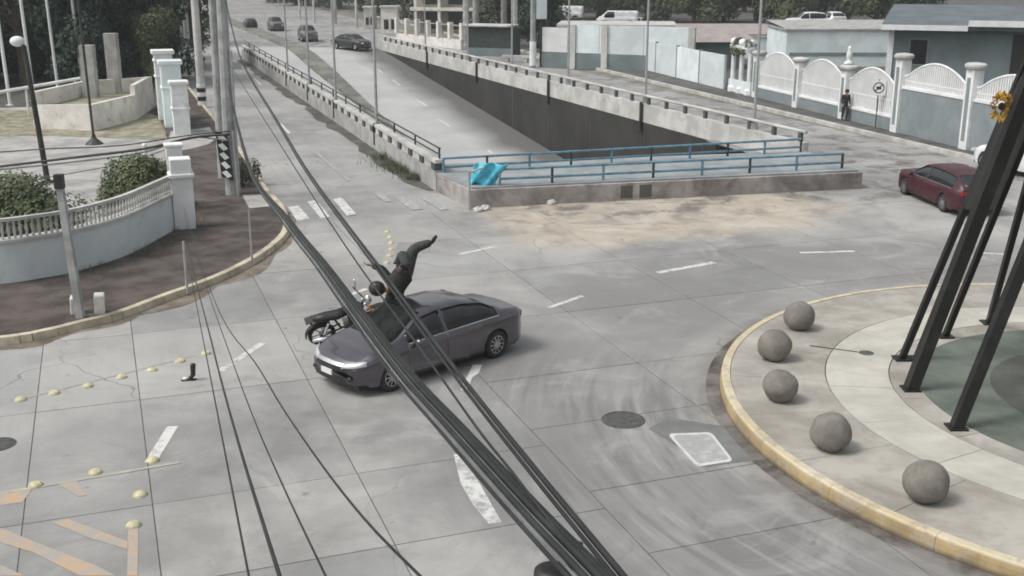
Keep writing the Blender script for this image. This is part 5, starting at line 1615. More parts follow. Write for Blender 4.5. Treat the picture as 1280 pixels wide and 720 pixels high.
def pier_stack(name, p, w_, h, label, group, caps, m1='white', m2='cyanwhite', ang=20):
    root = empty(name, p, R(ang), label, 'pillar', group)
    MB().box((-w_/2, -w_/2, 0), (w_/2, w_/2, h)).build('shaft', M[m1], root, bevel=0.02)
    for z, e, t in caps:
        MB().box((-w_/2 - e, -w_/2 - e, z), (w_/2 + e, w_/2 + e, z + t)).build('cap', M[m1], root, bevel=0.03)
    MB().box((w_/2 + 0.002, -w_*0.3, h*0.12), (w_/2 + 0.02, w_*0.3, h*0.85)).build('side_panel', M[m2], root)
    return root
def build_piers():
    g = 'white gate piers along the left pavement'
    p = G(228, 288, 0.12)
    pier_stack('gate_pier', (p.x, p.y + 0.3, 0.12), 0.62, 2.2, 'nearest white pier with rounded cap ending the curved garden wall', g, [(1.62, 0.07, 0.13)], 'white', 'white')
    q = MB().lathe([(0.40, 0), (0.43, 0.10), (0.33, 0.2), (0.1, 0.26), (0.001, 0.27)], 16)
    specs = [(222, 176, 0.75, 2.4, 'white blue pier with two ledges at the driveway, second from the camera', [(2.4, 0.08, 0.16), (1.2, 0.06, 0.12)]),
             (214, 172, 0.95, 3.1, 'broad pale blue pier with stepped cap in the middle of the pier row', [(3.1, 0.1, 0.2), (1.9, 0.05, 0.12)]),
             (209, 168, 0.9, 3.4, 'tallest pale blue pier with double ledge at the far end of the row', [(3.4, 0.12, 0.2), (3.0, 0.06, 0.12), (2.2, 0.05, 0.1)])]
    base = G(228, 168, 0.12)
    for i, (x, y, w_, h, l, caps) in enumerate(specs):
        p = base + U * (i * 3.0) + V * (-0.15 * i)
        pier_stack('gate_pier', (p.x, p.y, 0.12), w_, h, l, g, caps, 'white' if i != 1 else 'cyanwhite', 'cyanwhite')
    # low wall that joins the piers
    a, b = base - U * 0.2, base + U * 6.4
    tag(MB().beam(a, b, 0.3, 1.9, 0).build('boundary_wall', M['cyanwhite']), 'pale aqua boundary wall joining the stepped piers of the left compound', 'wall')
    p2 = pier.copy()
    c = G(222, 248, 0.12)
    pier_stack('gate_pier', (p2.x - 0.95, p2.y + 2.6, 0.12), 0.5, 2.15, 'slim white pier standing just behind the nearest rounded one', g, [(2.15, 0.05, 0.1)], 'white', 'white')
    pp = G(183, 208, 0.03)
    t = empty('white_bollard', pp, 0, 'short white bollard in the courtyard behind the right-hand shrub', 'bollard')
    MB().tube([(0, 0, 0), (0, 0, 0.85)], 0.09, 10).build('shaft', M['white'], t); MB().ball((0, 0, 0.86), 0.11, 10, 6).build('top', M['white'], t, smooth=True)
build_piers()

# ------------------------------------------------------------------ foliage
def leaf_mesh(name, m, n, blobs, leaf, seed, flat=0.5):
    """leaf quads spread through overlapping ellipsoid lumps"""
    rnd = random.Random(seed); mb = MB()
    vs = []; fs = []
    for i in range(n):
        bx, by, bz, br, bh = blobs[rnd.randrange(len(blobs))]
        th = rnd.random() * 6.283; cz = rnd.uniform(-0.75, 1); rr = math.sqrt(max(0, 1 - cz * cz))
        rad = (0.62 + 0.42 * rnd.random() ** 0.6) * (1 + 0.16 * math.sin(5 * th + bz) * math.cos(4 * cz + bx))
        p = Vector((bx + br * rad * rr * math.cos(th), by + br * rad * rr * math.sin(th), bz + bh * rad * cz))
        nrm = Vector((rr * math.cos(th), rr * math.sin(th), cz + flat)) + Vector((rnd.uniform(-.8, .8), rnd.uniform(-.8, .8), rnd.uniform(-.8, .8)))
        nrm.normalize()
        a = nrm.orthogonal().normalized(); b = nrm.cross(a)
        t = rnd.random() * 6.283; a, b = a * math.cos(t) + b * math.sin(t), b * math.cos(t) - a * math.sin(t)
        s = leaf * rnd.uniform(0.5, 1.3)
        k = len(vs)
        vs += [tuple(p - a*s), tuple(p + b*s*0.55), tuple(p + a*s), tuple(p - b*s*0.55)]
        fs.append((k, k+1, k+2, k+3))
    me = bpy.data.meshes.new(name); me.from_pydata(vs, [], fs); me.update(); me.materials.append(m)
    return me
def tree_protos():
    out = {}
    for key, m, seed, sc in (('dark', 'leaf_dark', 3, 1), ('green', 'leaf', 8, 1), ('teal', 'leaf_teal', 13, 1)):
        rnd = random.Random(seed)
        blobs = [(rnd.uniform(-2.1, 2.1), rnd.uniform(-2.1, 2.1), rnd.uniform(3.4, 7.2), rnd.uniform(1.1, 1.9), rnd.uniform(0.9, 1.5)) for _ in range(16)]
        crown = leaf_mesh('crown', M[m], 9000, blobs, 0.17, seed)
        mb = MB().tube([(0, 0, -0.2), (0.1, 0.05, 1.6), (0.0, 0.1, 3.2), (0.15, 0, 5.4)], [0.34, 0.26, 0.2, 0.08], 10)
        for bx, by, bz, br, bh in blobs[:9]:
            mb.tube([(0.05, 0.08, rnd.uniform(1.8, 3.2)), (bx*.5, by*.5, bz*.55 + 1.0), (bx, by, bz)], [0.12, 0.08, 0.03], 6)
        trunk = mb.mesh('trunk'); trunk.materials.append(M['bark'])
        out[key] = (crown, trunk)
    for key, m, seed in (('low_dark', 'leaf_dark', 31), ('low_teal', 'leaf_teal', 37), ('low_green', 'leaf', 41)):
        rnd = random.Random(seed)
        blobs = [(rnd.uniform(-2.0, 2.0), rnd.uniform(-1.8, 1.8), rnd.uniform(0.9, 5.6), rnd.uniform(0.9, 1.5), rnd.uniform(0.8, 1.3)) for _ in range(24)]
        crown = leaf_mesh('crown', M[m], 12000, blobs, 0.15, seed)
        mb = MB().tube([(0, 0, -0.2), (0.1, 0.05, 1.6), (0.0, 0.1, 3.2), (0.15, 0, 5.0)], [0.24, 0.2, 0.15, 0.06], 10)
        for bx, by, bz, br, bh in blobs[:10]:
            mb.tube([(0.05, 0.08, max(.4, bz * .4)), (bx*.5, by*.5, bz*.7), (bx, by, bz)], [0.09, 0.06, 0.02], 6)
        trunk = mb.mesh('trunk'); trunk.materials.append(M['bark'])
        out[key] = (crown, trunk)
    return out
TP = tree_protos()
def tree(loc, s, key, label, group, rz=0.0, sh=1.0, cat='tree'):
    root = empty('tree', loc, rz, label, cat, group)
    root.scale = (s, s, s * sh)
    for nm, me in zip(('crown', 'trunk'), TP[key]):
        o = bpy.data.objects.new(nm, me); COL.objects.link(o); o.parent = root
    return root
rnd = random.Random(21)
gl = 'dark trees behind the left compound'
spots = [((-44.5, 74), 1.25, 'dark', 1.6), ((-40.5, 80), 1.2, 'low_dark', 1.15), ((-37, 75), 1.15, 'low_dark', 1.2), ((-33, 77), 1.1, 'dark', 1.7), ((-34.5, 83), 1.3, 'low_teal', 1.2),
         ((-28.7, 76.5), 1.12, 'low_teal', 1.25), ((-25.6, 81), 1.12, 'low_teal', 1.2), ((-30, 88), 1.3, 'low_dark', 1.2), ((-40, 90), 1.4, 'low_dark', 1.25), ((-47, 86), 1.4, 'low_dark', 1.2), ((-27.5, 93), 1.1, 'low_green', 1.3), ((-23.6, 76.5), 0.62, 'low_green', 1.35), ((-35, 98), 1.5, 'low_dark', 1.3), ((-51, 80), 1.4, 'low_dark', 1.3), ((-36.5, 118), 1.3, 'low_green', 1.3)]
words = ['bare trunked dark tree at the left edge behind the first flagpole', 'dark leafy tree behind the second flagpole', 'dark leafy tree behind the third flagpole', 'dark tree with a bare trunk behind the grey pylons', 'blue green tree in the second row behind the pylons',
         'blue green tree whose foliage fills the space behind the white planter', 'blue green tree nearest the stepped pale piers', 'dark tree behind the blue green ones at the left pavement', 'big dark tree in the second row behind the third flagpole',
         'big dark tree in the second row at the left edge', 'green tree rising over the left pavement', 'small light green tree beside the left pavement poles', 'broad dark tree in the back row behind the pylons', 'dark tree cut off by the left edge of the picture', 'green tree farthest back along the left pavement']
for (xy, s, k, sh), wd in zip(spots, words):
    tree((xy[0], xy[1], 0.02), s, k, wd, gl, rnd.random() * 6, sh)
# broad shrubs behind the curved wall
def shrub(x, y, r, h, seed, label, n=5200):
    p = G(x, y, 0.03)
    rr = random.Random(seed)
    root = empty('shrub', p, 0, label, 'shrub', 'shrubs behind the curved garden wall')
    blobs = [(rr.uniform(-.7, .7) * r, rr.uniform(-.55, .55) * r, rr.uniform(.22, .78) * h, r * rr.uniform(.32, .55), h * rr.uniform(.22, .36)) for _ in range(18)]
    o = bpy.data.objects.new('foliage', leaf_mesh('foliage', M['shrubleaf'], n * 2, blobs, 0.07, seed)); COL.objects.link(o); o.parent = root
    mb = MB()
    for b in blobs[:8]: mb.tube([(b[0]*.2, b[1]*.2, 0), (b[0]*.7, b[1]*.7, b[2]*.5), (b[0], b[1], b[2])], [.04, .03, .012], 5)
    mb.build('stems', M['bark'], root)['kind'] = 'stuff'
shrub(30, 300, 1.55, 1.95, 5, 'wide dark shrub behind the left part of the curved wall railing')
shrub(-45, 305, 1.3, 1.7, 9, 'shrub cut by the left edge behind the curved wall railing', 3500)
shrub(168, 268, 1.5, 2.0, 6, 'rounded dark shrub behind the wall beside the nearest white pier')
# verge shrub and weeds by the corner poles
p = G(303, 232, 0.15)
root = empty('low_bush', (p.x, p.y, 0.15), 0, 'scraggly dark bush at the kerb just right of the corner poles', 'bush')
rr = random.Random(2)
o = bpy.data.objects.new('foliage', leaf_mesh('foliage', M['leaf_dark'], 1400, [(rr.uniform(-.3, .3), rr.uniform(-.9, .9), rr.uniform(.2, .9), .25, .3) for _ in range(8)], 0.06, 2)); COL.objects.link(o); o.parent = root
def weeds(name, spots, n, h, m, seed, kind='stuff'):
    r_ = random.Random(seed); vs = []; fs = []
    for i in range(n):
        c, sp = spots[r_.randrange(len(spots))]
        p = Vector((c.x + r_.gauss(0, sp), c.y + r_.gauss(0, sp), 0.0))
        a = r_.random() * 6.283; hh = h * r_.uniform(.4, 1.2); w_ = 0.012
        d = Vector((math.cos(a), math.sin(a), 0)); t = Vector((r_.uniform(-.4, .4), r_.uniform(-.4, .4), 1)) * hh
        k = len(vs); vs += [tuple(p - d*w_), tuple(p + d*w_), tuple(p + t)]; fs.append((k, k+1, k+2))
    me = bpy.data.meshes.new(name); me.from_pydata(vs, [], fs); me.update(); me.materials.append(m)
    o = bpy.data.objects.new(name, me); COL.objects.link(o)
    return tag(o, kind='stuff')
weeds('weeds', [(G(500, 207), .5), (G(510, 215), .4), (G(490, 198), .5), (G(522, 224), .25)], 1800, 0.32, M['leaf'], 4)['label'] = 'low weeds growing at the foot of the left underpass parapet'
weeds('kerb_weeds', [(G(235, 282), .25), (G(225, 292), .3), (G(180, 318), .4), (G(120, 343), .35), (G(240, 262), .2)], 1600, 0.3, M['leaf'], 5)['label'] = 'weeds growing along the foot of the curved garden wall'

# ------------------------------------------------------------------ right boundary fence
def build_fence():
    root = empty('boundary_fence', fl(0), 0, 'long white boundary fence of arched picket panels between capped pillars', 'fence')
    o0 = fl(0)
    ts = [-17.0, -11.3, -5.6, 0.0, 5.45, 10.4, 15.5, 20.7]          # pillars along the line
    zt = {}
    rz = math.atan2(Fd.y, Fd.x)
    def local(t, n=0.0, z=0.0): return Vector((Fd.x * t, Fd.y * t, z)) + Vector((-Fd.y, Fd.x, 0)) * n
    pillars = []
    for i, t in enumerate(ts):
        tall = 3.95 if t <= 6 else 3.0
        p = local(t)
        pil = MB().box((-0.27, -0.27, 0.1), (0.27, 0.27, tall - 0.35)).build('pillar', M['white'], root, bevel=0.02, loc=p); pil.rotation_euler = (0, 0, rz)
        MB().lathe([(0.30, 0), (0.42, 0.05), (0.47, 0.14), (0.46, 0.22), (0.36, 0.28), (0.001, 0.32)], 20).build('cap', M['conc_l'], pil, smooth='auto', loc=(0, 0, tall - 0.35))
        MB().box((-0.12, 0.27, 0.5), (0.12, 0.285, tall - 0.7)).build('inset', M['bluegrey'], pil)
        MB().box((-0.12, -0.285, 0.5), (0.12, -0.27, tall - 0.7)).build('inset', M['bluegrey'], pil)
    for i in range(len(ts) - 1):
        a, b = ts[i] + 0.27, ts[i + 1] - 0.27
        L = b - a; right = ts[i + 1] <= 5.5
        hw = 2.25 if right else 0.75
        w0 = MB(); w0.beam(local(a), local(b), 0.22, hw - 0.1, 0.1); w0.build('base_wall', M['bluegrey'], root)
        MB().beam(local(a), local(b), 0.30, 0.12, hw + 0.002).build('coping', M['white'], root)
        rise = 0.75; low = 0.45 if right else 1.35
        n = int(L / 0.155)
        def top(s):
            return hw + 0.12 + low + rise * math.sin(math.pi * min(1, max(0, (s * 1.1 - 0.05)))) ** 0.8
        me = MB().box((-0.052, -0.02, 0), (0.052, 0.02, 1.0)).mesh('picket'); me.materials.append(M['panel'])
        for k in range(n):
            s = (k + 0.5) / n
            pk = bpy.data.objects.new('picket', me); COL.objects.link(pk); pk.parent = root
            z0 = hw + 0.12
            pk.location = local(a + L * s, 0, z0); pk.rotation_euler = (0, 0, rz); pk.scale = (1, 1, top(s) - z0)
        # arched top rail
        pts = [local(a + L * j / 16, 0, top(j / 16) + 0.02) for j in range(17)]
        MB().tube(pts, 0.055, 6).build('arch_rail', M['white'], root)
        MB().beam(local(a, -0.0, 0), local(b, 0, 0), 0.035, 0.07, hw + 0.12 + low * 0.5).build('mid_rail', M['white'], root)
        # pale sheeting behind the pickets of the farther panels
        if not right:
            mb = MB(); vs = []
            for j in range(17):
                s = j / 16; vs += [local(a + L * s, 0.05 * -1, hw + 0.12), local(a + L * s, 0.05 * -1, top(s) - 0.03)]
            mb.add(vs, [(2*j, 2*j+2, 2*j+3, 2*j+1) for j in range(16)])
            sh = mb.build('backing_sheet', M['panel'], root); so = sh.modifiers.new('t', 'SOLIDIFY'); so.thickness = 0.01
    return local, o0, ts
flocal, fo, fts = build_fence()

def build_statue():
    p = flocal(10.4) + fo
    root = empty('white_statuette', (p.x, p.y, 2.98), 0, 'small white urn ornament standing on the fence pillar behind the pedestrian', 'ornament')
    MB().lathe([(0.26, 0), (0.28, 0.08), (0.12, 0.18), (0.10, 0.26), (0.17, 0.40), (0.14, 0.58), (0.09, 0.68), (0.11, 0.80), (0.08, 0.9), (0.001, 0.94)], 14).build('urn', M['white'], root, smooth=True)
build_statue()

# ornate white gate piers with climbing plants farther along
def build_ornate():
    base = fl(21.6)
    root = empty('ornate_gate', base, math.atan2(Fd.y, Fd.x), 'ornate white gate with slender columns and climbing plants behind the nearest right lamp mast', 'gate')
    for i, x in enumerate((0.3, 1.5, 2.7)):
        MB().lathe([(0.30, 0), (0.30, 0.3), (0.16, 0.4), (0.14, 2.6), (0.26, 2.75), (0.28, 2.9)], 14).build('column', M['white'], root, smooth='auto', loc=(x, 0, 0.12))
        MB().ball((0, 0, 0), 0.26, 12, 8).build('finial', M['white'], root, smooth=True, loc=(x, 0, 3.25))
    MB().beam((0, 0, 0), (3.0, 0, 0), 0.34, 0.18, 2.9).build('lintel', M['white'], root)
    MB().box((-0.1, -0.1, 0.1), (3.1, 0.1, 0.9)).build('gate_leaf', M['cyanwhite'], root)
    rr = random.Random(6)
    o = bpy.data.objects.new('climber', leaf_mesh('climber', M['leaf'], 900, [(rr.uniform(0, 3), rr.uniform(-.3, .3), rr.uniform(2.2, 3.5), .3, .3) for _ in range(9)], 0.09, 6)); COL.objects.link(o); o.parent = root
build_ornate()

# plain panel wall beyond the ornate gate
def build_panel_wall():
    a0 = fl(25.5); 
    root = empty('panel_wall', a0, 0, 'pale green grey panel wall with dark seams beyond the ornate gate', 'wall')
    cols = ['bluewhite', 'cyanwhite', 'bluewhite', 'bluewhite']
    t = 0
    for i in range(6):
        w_ = 4.1
        a = Fd * t; b = Fd * (t + w_ - 0.12)
        MB().beam(a, b, 0.16, 2.2, 0.1).build('panel', M[cols[i % 4]], root)
        p = Fd * (t + w_ - 0.06); MB().beam(p - Fd * 0.055, p + Fd * 0.055, 0.22, 2.3, 0.1).build('seam_post', M['bluegrey'], root)
        t += w_
    # the white and blue painted billboard-like stretch with a grey base
    b0 = fl(50.2)
    r2 = empty('painted_wall', b0, 0, 'white and pale blue painted wall with a dark grey base at the bend of the side road', 'wall')
    d = (Vector((G(678, 84).x, G(678, 84).y, 0)) - Vector((G(862, 92).x, G(862, 92).y, 0)))
    s0 = G(862, 92); 
    r2.location = (s0.x, s0.y, 0)
    L = d.length; d.normalize()
    MB().beam((0, 0, 0), d * L, 0.3, 1.25, 0.0).build('base', M['bluegrey_d'], r2)
    seq = [(0.0, .30, 'cyanwhite'), (.30, .56, 'bluewhite'), (.56, .60, 'white'), (.60, .82, 'cyanwhite'), (.82, 1.0, 'panel')]
    for s, e, m in seq:
        MB().beam(d * (L * s + 0.02), d * (L * e - 0.02), 0.24, 2.15 if m != 'panel' else 1.9, 1.25).build('panel', M[m], r2)
    for s in (0.0, .57, .79):
        MB().beam(d * (L * s - .25) + Vector((0.05, -0.14, 0)), d * (L * s + .25) + Vector((0.05, -0.14, 0)), 0.35, 3.4, 0.0).build('pilaster', M['conc_l'], r2)
build_panel_wall()

# no parking sign
def build_sign():
    p = G(1094, 160, 0.14)
    root = empty('road_sign', (p.x, p.y, 0.14), R(-18), 'square white sign with a dark ring and slash on a thin post before the fence', 'sign')
    MB().tube([(0, 0, 0), (0, 0, 2.4)], 0.03, 6).build('post', M['darksteel'], root)
    pl = MB().box((-0.34, -0.06, 1.62), (0.34, -0.035, 2.34)).build('plate', M['white'], root, bevel=0.005)
    MB().lathe([(0.27, -0.066), (0.22, -0.066), (0.22, -0.0605), (0.27, -0.0605), (0.27, -0.066)], 28, (0, 0, 0), 'y').build('ring', M['black'], pl, loc=(0, 0, 1.99))
    s = MB().add([(-0.18, -0.068, -0.14), (-0.14, -0.068, -0.18), (0.18, -0.068, 0.14), (0.14, -0.068, 0.18)], [(0, 1, 2, 3)])
    s.build('slash', M['black'], pl, loc=(0, 0, 1.99))
    s = MB()
    for q in (((-.12, .0), (.02, .03)), ((-.03, .0), (.12, -.05))):
        s.box((q[0][0], -0.0665, min(q[0][1], q[1][1]) - .03), (q[1][0], -0.0605, max(q[0][1], q[1][1]) + .03))
    s.build('symbol', M['black'], pl, loc=(0, 0, 1.99))
build_sign()

# ------------------------------------------------------------------ buildings on the right
def build_right_house():
    x0 = 27.6; y0 = 66.0
    a = AT(1112, 30, 66.0); 
    root = empty('grey_house', (a.x, 66.0, 0), R(-21), 'blue grey flat roofed house with white roof edge behind the fence', 'house')
    zt = a.z
    MB().box((0, 0, 0), (22, 12, zt - 0.15)).build('wall', M['bluegrey_d'], root)
    MB().box((0.0, -0.06, 0), (0.32, -0.002, zt - 0.1)).build('corner_trim', M['white'], root)
    # stepped white roof edge
    MB().box((-0.4, -0.9, zt - 0.28), (4.2, -0.7, zt)).build('roof_edge', M['white'], root)
    MB().box((4.2, -0.95, zt - 0.02), (20, -0.75, zt + 0.30)).build('roof_edge', M['white'], root)
    MB().add([(-0.4, -0.7, zt + 0.01), (21, -0.7, zt + 0.01), (21, 11.5, zt + 0.75), (-0.4, 11.5, zt + 0.75), (-0.4, -0.7, zt - 0.25), (21, -0.7, zt - 0.25), (21, 11.5, zt + .5), (-0.4, 11.5, zt + .5)],
             [(0, 1, 2, 3), (7, 6, 5, 4), (0, 4, 5, 1), (1, 5, 6, 2), (2, 6, 7, 3), (3, 7, 4, 0)]).build('roof', plain('slate_roof', (0.12, 0.145, 0.16), 0.8, var=0.15, scale=0.6), root)
    # window and the dark garage opening
    wn = MB().box((1.15, -0.05, zt - 2.3), (2.25, 0.0, zt - 0.75)).build('window', M['bluegrey'], root)
    MB().box((1.25, -0.065, zt - 2.2), (2.15, -0.052, zt - 0.85)).build('pane', M['glass'], wn)
    MB().box((6.6, -0.03, 0), (8.6, 0.0, zt - 0.45)).build('garage_opening', M['black'], root)
    MB().box((8.9, -0.05, 0.9), (11.4, -0.002, zt - 1.2)).build('render_panel', M['bluegrey'], root)
    # upper structure at the very top
    MB().box((8.5, 7, zt + 0.3), (14, 10, zt + 1.9)).build('roof_box', M['white'], root)
build_right_house()

def build_far_right():
    # long pale wall with a grey top, and the yard beyond
    a, b = AT(985, 62, 84.0), AT(1112, 66, 80.0)
    zt = zat(a.x, 84.0, 38)
    o = MB().beam((0, 0, 0), (18, -0.8, 0), 0.3, zt, 0).build('yard_wall', M['cyanwhite'], loc=(AT(880, 50, 92).x, 92, 0))
    zt2 = zat(15, 92, 52)
    bpy.data.objects.remove(o)
    r = empty('pale_workshop', (AT(983, 50, 92).x, 92, 0), 0, 'long low white building with a pale grey roof beyond the arched fence', 'building')
    z1 = zat(25, 92, 38)
    MB().box((0, 0, 0), (16, 7, z1)).build('wall', M['cyanwhite'], r)
    MB().box((-0.15, -0.15, z1), (16.2, 7, z1 + 0.12)).build('roof_edge', M['conc'], r)
    MB().add([(-0.15, -0.15, z1 + 0.12), (16.2, -0.15, z1 + 0.12), (16.2, 7.2, z1 + 0.5), (-0.15, 7.2, z1 + 0.5), (-0.15, 7.2, z1 + 0.1), (16.2, 7.2, z1 + 0.1)], [(0, 1, 2, 3), (2, 5, 4, 3)]).build('roof', M['conc'], r)
    MB().box((0.3, -0.06, 0.9), (16, -0.002, 1.15)).build('painted_stripe', M['bluegrey'], r)
    r = empty('white_yard_wall', (AT(812, 50, 100).x, 100, 0), 0, 'white yard wall with a grey top running behind the panel wall', 'wall')
    zz = zat(20, 100, 47)
    MB().box((0, 0, 0), (12.6, 0.3, zz)).build('wall', M['cyanwhite'], r)
    MB().box((-0.1, -0.1, zz), (12.7, 0.4, zz + 0.15)).build('coping', M['conc_l'], r)
    # pinkish roofed kiosk
    c = AT(898, 56, 90)
    r = empty('tile_roofed_kiosk', (c.x, 90, 0), 0, 'small building with a low faded pink tiled roof beyond the panel wall', 'building')
    zk = zat(c.x, 90, 52)
    MB().box((-1.9, 0, 0), (1.9, 3, zk)).build('wall', M['bluegrey_d'], r)
    MB().add([(-3.0, -0.7, zk), (3.0, -0.7, zk), (3.0, 3.6, zk), (-3.0, 3.6, zk), (-2.4, 1, zk + 0.55), (2.4, 1, zk + 0.55), (2.4, 2, zk + 0.55), (-2.4, 2, zk + 0.55)],
             [(0, 1, 5, 4), (1, 2, 6, 5), (2, 3, 7, 6), (3, 0, 4, 7), (4, 5, 6, 7), (3, 2, 1, 0)]).build('roof', M['tile'], r)
    # long pink grey building band behind
    c = AT(820, 30, 118)
    r = empty('long_pink_building', (c.x, 118, 0), 0, 'long low building with a dusty pink roof in front of the far trees', 'building')
    z2 = zat(20, 118, 39)
    MB().box((0, 0, 0), (14.5, 8, z2 - 0.3)).build('wall', M['conc_l'], r)
    MB().add([(-0.3, -0.4, z2 - 0.3), (15, -0.4, z2 - 0.3), (15, 8.4, z2 + 0.35), (-0.3, 8.4, z2 + 0.35), (-0.3, 8.4, z2 - 0.3), (15, 8.4, z2 - 0.3)], [(0, 1, 2, 3), (2, 5, 4, 3)]).build('roof', M['tile'], r)
    # grey shed with flat roof nearer the avenue
    c = AT(700, 40, 104)
    r = empty('flat_roofed_shed', (c.x, 101, 0), R(-6), 'flat grey roofed shed behind the painted wall', 'shed')
    z3 = zat(c.x, 101, 30)
    MB().box((0, 0, 0), (9.5, 6, z3 - 0.2)).build('wall', M['conc'], r)
    MB().box((-0.4, -0.8, z3 - 0.2), (10, 6.2, z3)).build('roof', M['conc_l'], r)
    MB().box((4.2, -0.82, z3 - 0.45), (7.6, -0.6, z3 - 0.2)).build('awning', M['black'], r)
build_far_right()

# parked vehicles in the far yard
for x, y, Y, col, kd, l, H_, rz in ((771, 28, 140, 'w', 'van', 'long white van parked in the far yard, side on', 2.1, R(178)),
                                    (705, 22, 150, 'w', 'van', 'white van with a grey roof left of the long van', 2.2, R(172)),
                                    (727, 30, 138, 'd', 'sedan', 'dark car parked in front of the white vans', 1.5, R(10)),
                                    (797, 30, 142, 'w', 'sedan', 'white car nose on beside the long white van', 1.5, R(250)),
                                    (1008, 28, 112, 'w', 'hatch', 'white pick-up cab showing above the pale workshop roof', 1.7, R(185)),
                                    (1041, 26, 112, 'w', 'hatch', 'small white vehicle right of the one above the workshop roof', 1.6, R(90))):
    g_ = G(x, y + 2)
    p = AT(x, y, Y)
    build_car('parked_van' if kd == 'van' else 'parked_car', l, 'van' if kd == 'van' else 'car', white_p if col == 'w' else darkp, (p.x, Y, max(0.02, p.z - 0.7)), rz, L=5.2 if kd == 'van' else 4.4, H=H_, kind=kd, detail=False)

# ------------------------------------------------------------------ far side of the avenue: houses, balustrade, shelter, trees
def build_far_middle():
    # white balustrade fence along the far pavement
    a, b = G(497, 52), G(578, 62)
    root = empty('balustrade_fence', a, 0, 'white balustrade fence of square posts before the beige house', 'fence')
    d = (b - a); L = d.length; d.normalize(); rz = math.atan2(d.y, d.x)
    MB().beam((0, 0, 0), d * L, 0.3, 0.9, 0).build('base_wall', M['warmwhite'], root)
    n = 7
    for i in range(n):
        o = MB().box((-0.22, -0.22, 0.9), (0.22, 0.22, 2.5)).build('post', M['warmwhite'], root, loc=d * (L * i / (n - 1))); o.rotation_euler = (0, 0, rz)
    MB().beam(d * 0.3, d * (L - .3), 0.1, 0.10, 2.2).build('rail', M['conc'], root)
    # gate house by the balustrade
    for (x, y, w_, h_, m, nm, l) in ((487, 42, 2.0, 3.0, 'warmwhite', 'white_kiosk', 'small white kiosk left of the balustrade fence'), (462, 36, 1.4, 2.6, 'conc_l', 'grey_kiosk', 'pale kiosk farthest left along the far pavement')):
        p = G(x, y)
        r = empty(nm, p, 0, l, 'kiosk')
        MB().box((-w_/2, 0, 0), (w_/2, 2, h_)).build('wall', M[m], r)
        MB().box((-w_*.32, -0.03, .5), (w_*-.05, -0.002, h_*.55)).build('window', M['black'], r)
        MB().box((w_*.1, -0.03, .5), (w_*.34, -0.002, h_*.55)).build('window', M['black'], r)
        MB().box((-w_/2 - .15, -0.15, h_), (w_/2 + .15, 2.15, h_ + .2)).build('roof', M['conc_l'], r)
    # beige house
    p = G(520, 40)
    r = empty('beige_house', p, R(-14), 'beige two storey house with dark openings behind the balustrade fence', 'house')
    MB().box((0, 0, 0), (11, 8, 9)).build('wall', plain('beige_render', (0.33, 0.31, 0.26), 0.85, var=0.15, scale=0.5), r)
    for z in (2.6, 5.6): MB().box((-0.3, -1.3, z), (11.3, 0, z + .35)).build('balcony_slab', M['warmwhite'], r)
    for x in (0.2, 3.2, 6.4, 10.4): MB().box((x, -1.2, 0), (x + .35, -.85, 5.6)).build('column', M['warmwhite'], r)
    for x in (1.0, 4.2, 7.6):
        for z in (0.4, 3.3): MB().box((x, -0.04, z), (x + 1.8, -0.002, z + 2.0)).build('opening', M['black'], r)
    # dark shelter with a pale roof edge
    p = G(612, 70)
    r = empty('bus_shelter', p, R(-20), 'dark green roadside shelter with a pale curved roof edge beside the avenue', 'shelter')
    MB().box((-2.3, 0, 0.0), (2.3, 2.0, 2.55)).build('shell', plain('dark_green_shelter', (0.035, 0.05, 0.045), 0.7, var=.2), r, bevel=0.15)
    MB().box((-2.5, -0.35, 2.56), (2.1, 2.1, 2.76)).build('roof', M['conc_l'], r, bevel=0.08)
    MB().box((-2.2, -0.12, 0.0), (2.2, -0.01, 0.7)).build('bench_wall', M['bluegrey_d'], r)
    # tall pole with a pale foot and pale sign board behind it
    r, p = simple_pole('utility_pole', 666, 82, 12, 0.24, 0.18, M['polec'], 'grey utility pole with a white foot at the far kerb before the blue sign board', 'utility pole', base=False)
    MB().lathe([(0.27, 0), (0.26, 1.9), (0.22, 1.9)], 12).build('painted_foot', M['white'], r)
    p = AT(677, 10, 92)
    r = empty('sign_board', (p.x, p.y, 0), 0, 'pale blue hanging sign board right of the grey utility pole', 'sign')
    MB().box((-0.42, 0, p.z - 0.85), (0.42, 0.1, p.z + 2.4)).build('board', M['cyanwhite'], r)
    MB().tube([(-0.05, 0.2, 0), (-0.05, 0.2, p.z + 1)], 0.09, 8).build('post', M['darksteel'], r)
    # pale trunks of the roadside palms
    for x, y, l in ((583, 62, 'pale bare palm trunk left of the dark shelter'), (595, 60, 'slimmer pale palm trunk close behind the dark shelter'), (643, 66, 'tall pale palm trunk right of the dark shelter'), (630, 58, 'greyish palm trunk behind the right end of the shelter')):
        p = G(x, y)
        rr = random.Random(x)
        r = empty('palm_tree', p, 0, l, 'palm tree', 'palms behind the dark shelter')
        prof = [(0.32 if i % 2 else 0.28, 0.45 * i) for i in range(22)]
        MB().lathe(prof, 10).build('trunk', M['conc'] if x < 640 else M['conc_l'], r)
        fr = MB()
        for k in range(11):
            a = k * 0.57; vs = []
            for j in range(6):
                t = j / 5; c = Vector((math.cos(a) * 2.8 * t, math.sin(a) * 2.8 * t, 9.5 + 1.2 * t - 2.4 * t * t)); s_ = Vector((-math.sin(a), math.cos(a), -0.3)) * (0.32 * (1 - t) + .04)
                vs += [c - s_, c + s_]
            fr.add(vs, [(2*j, 2*j+1, 2*j+3, 2*j+2) for j in range(5)])
        fr.build('fronds', M['leaf'], r)['kind'] = 'stuff'
    # low concrete bench wall right of the shelter
    p = G(655, 78)
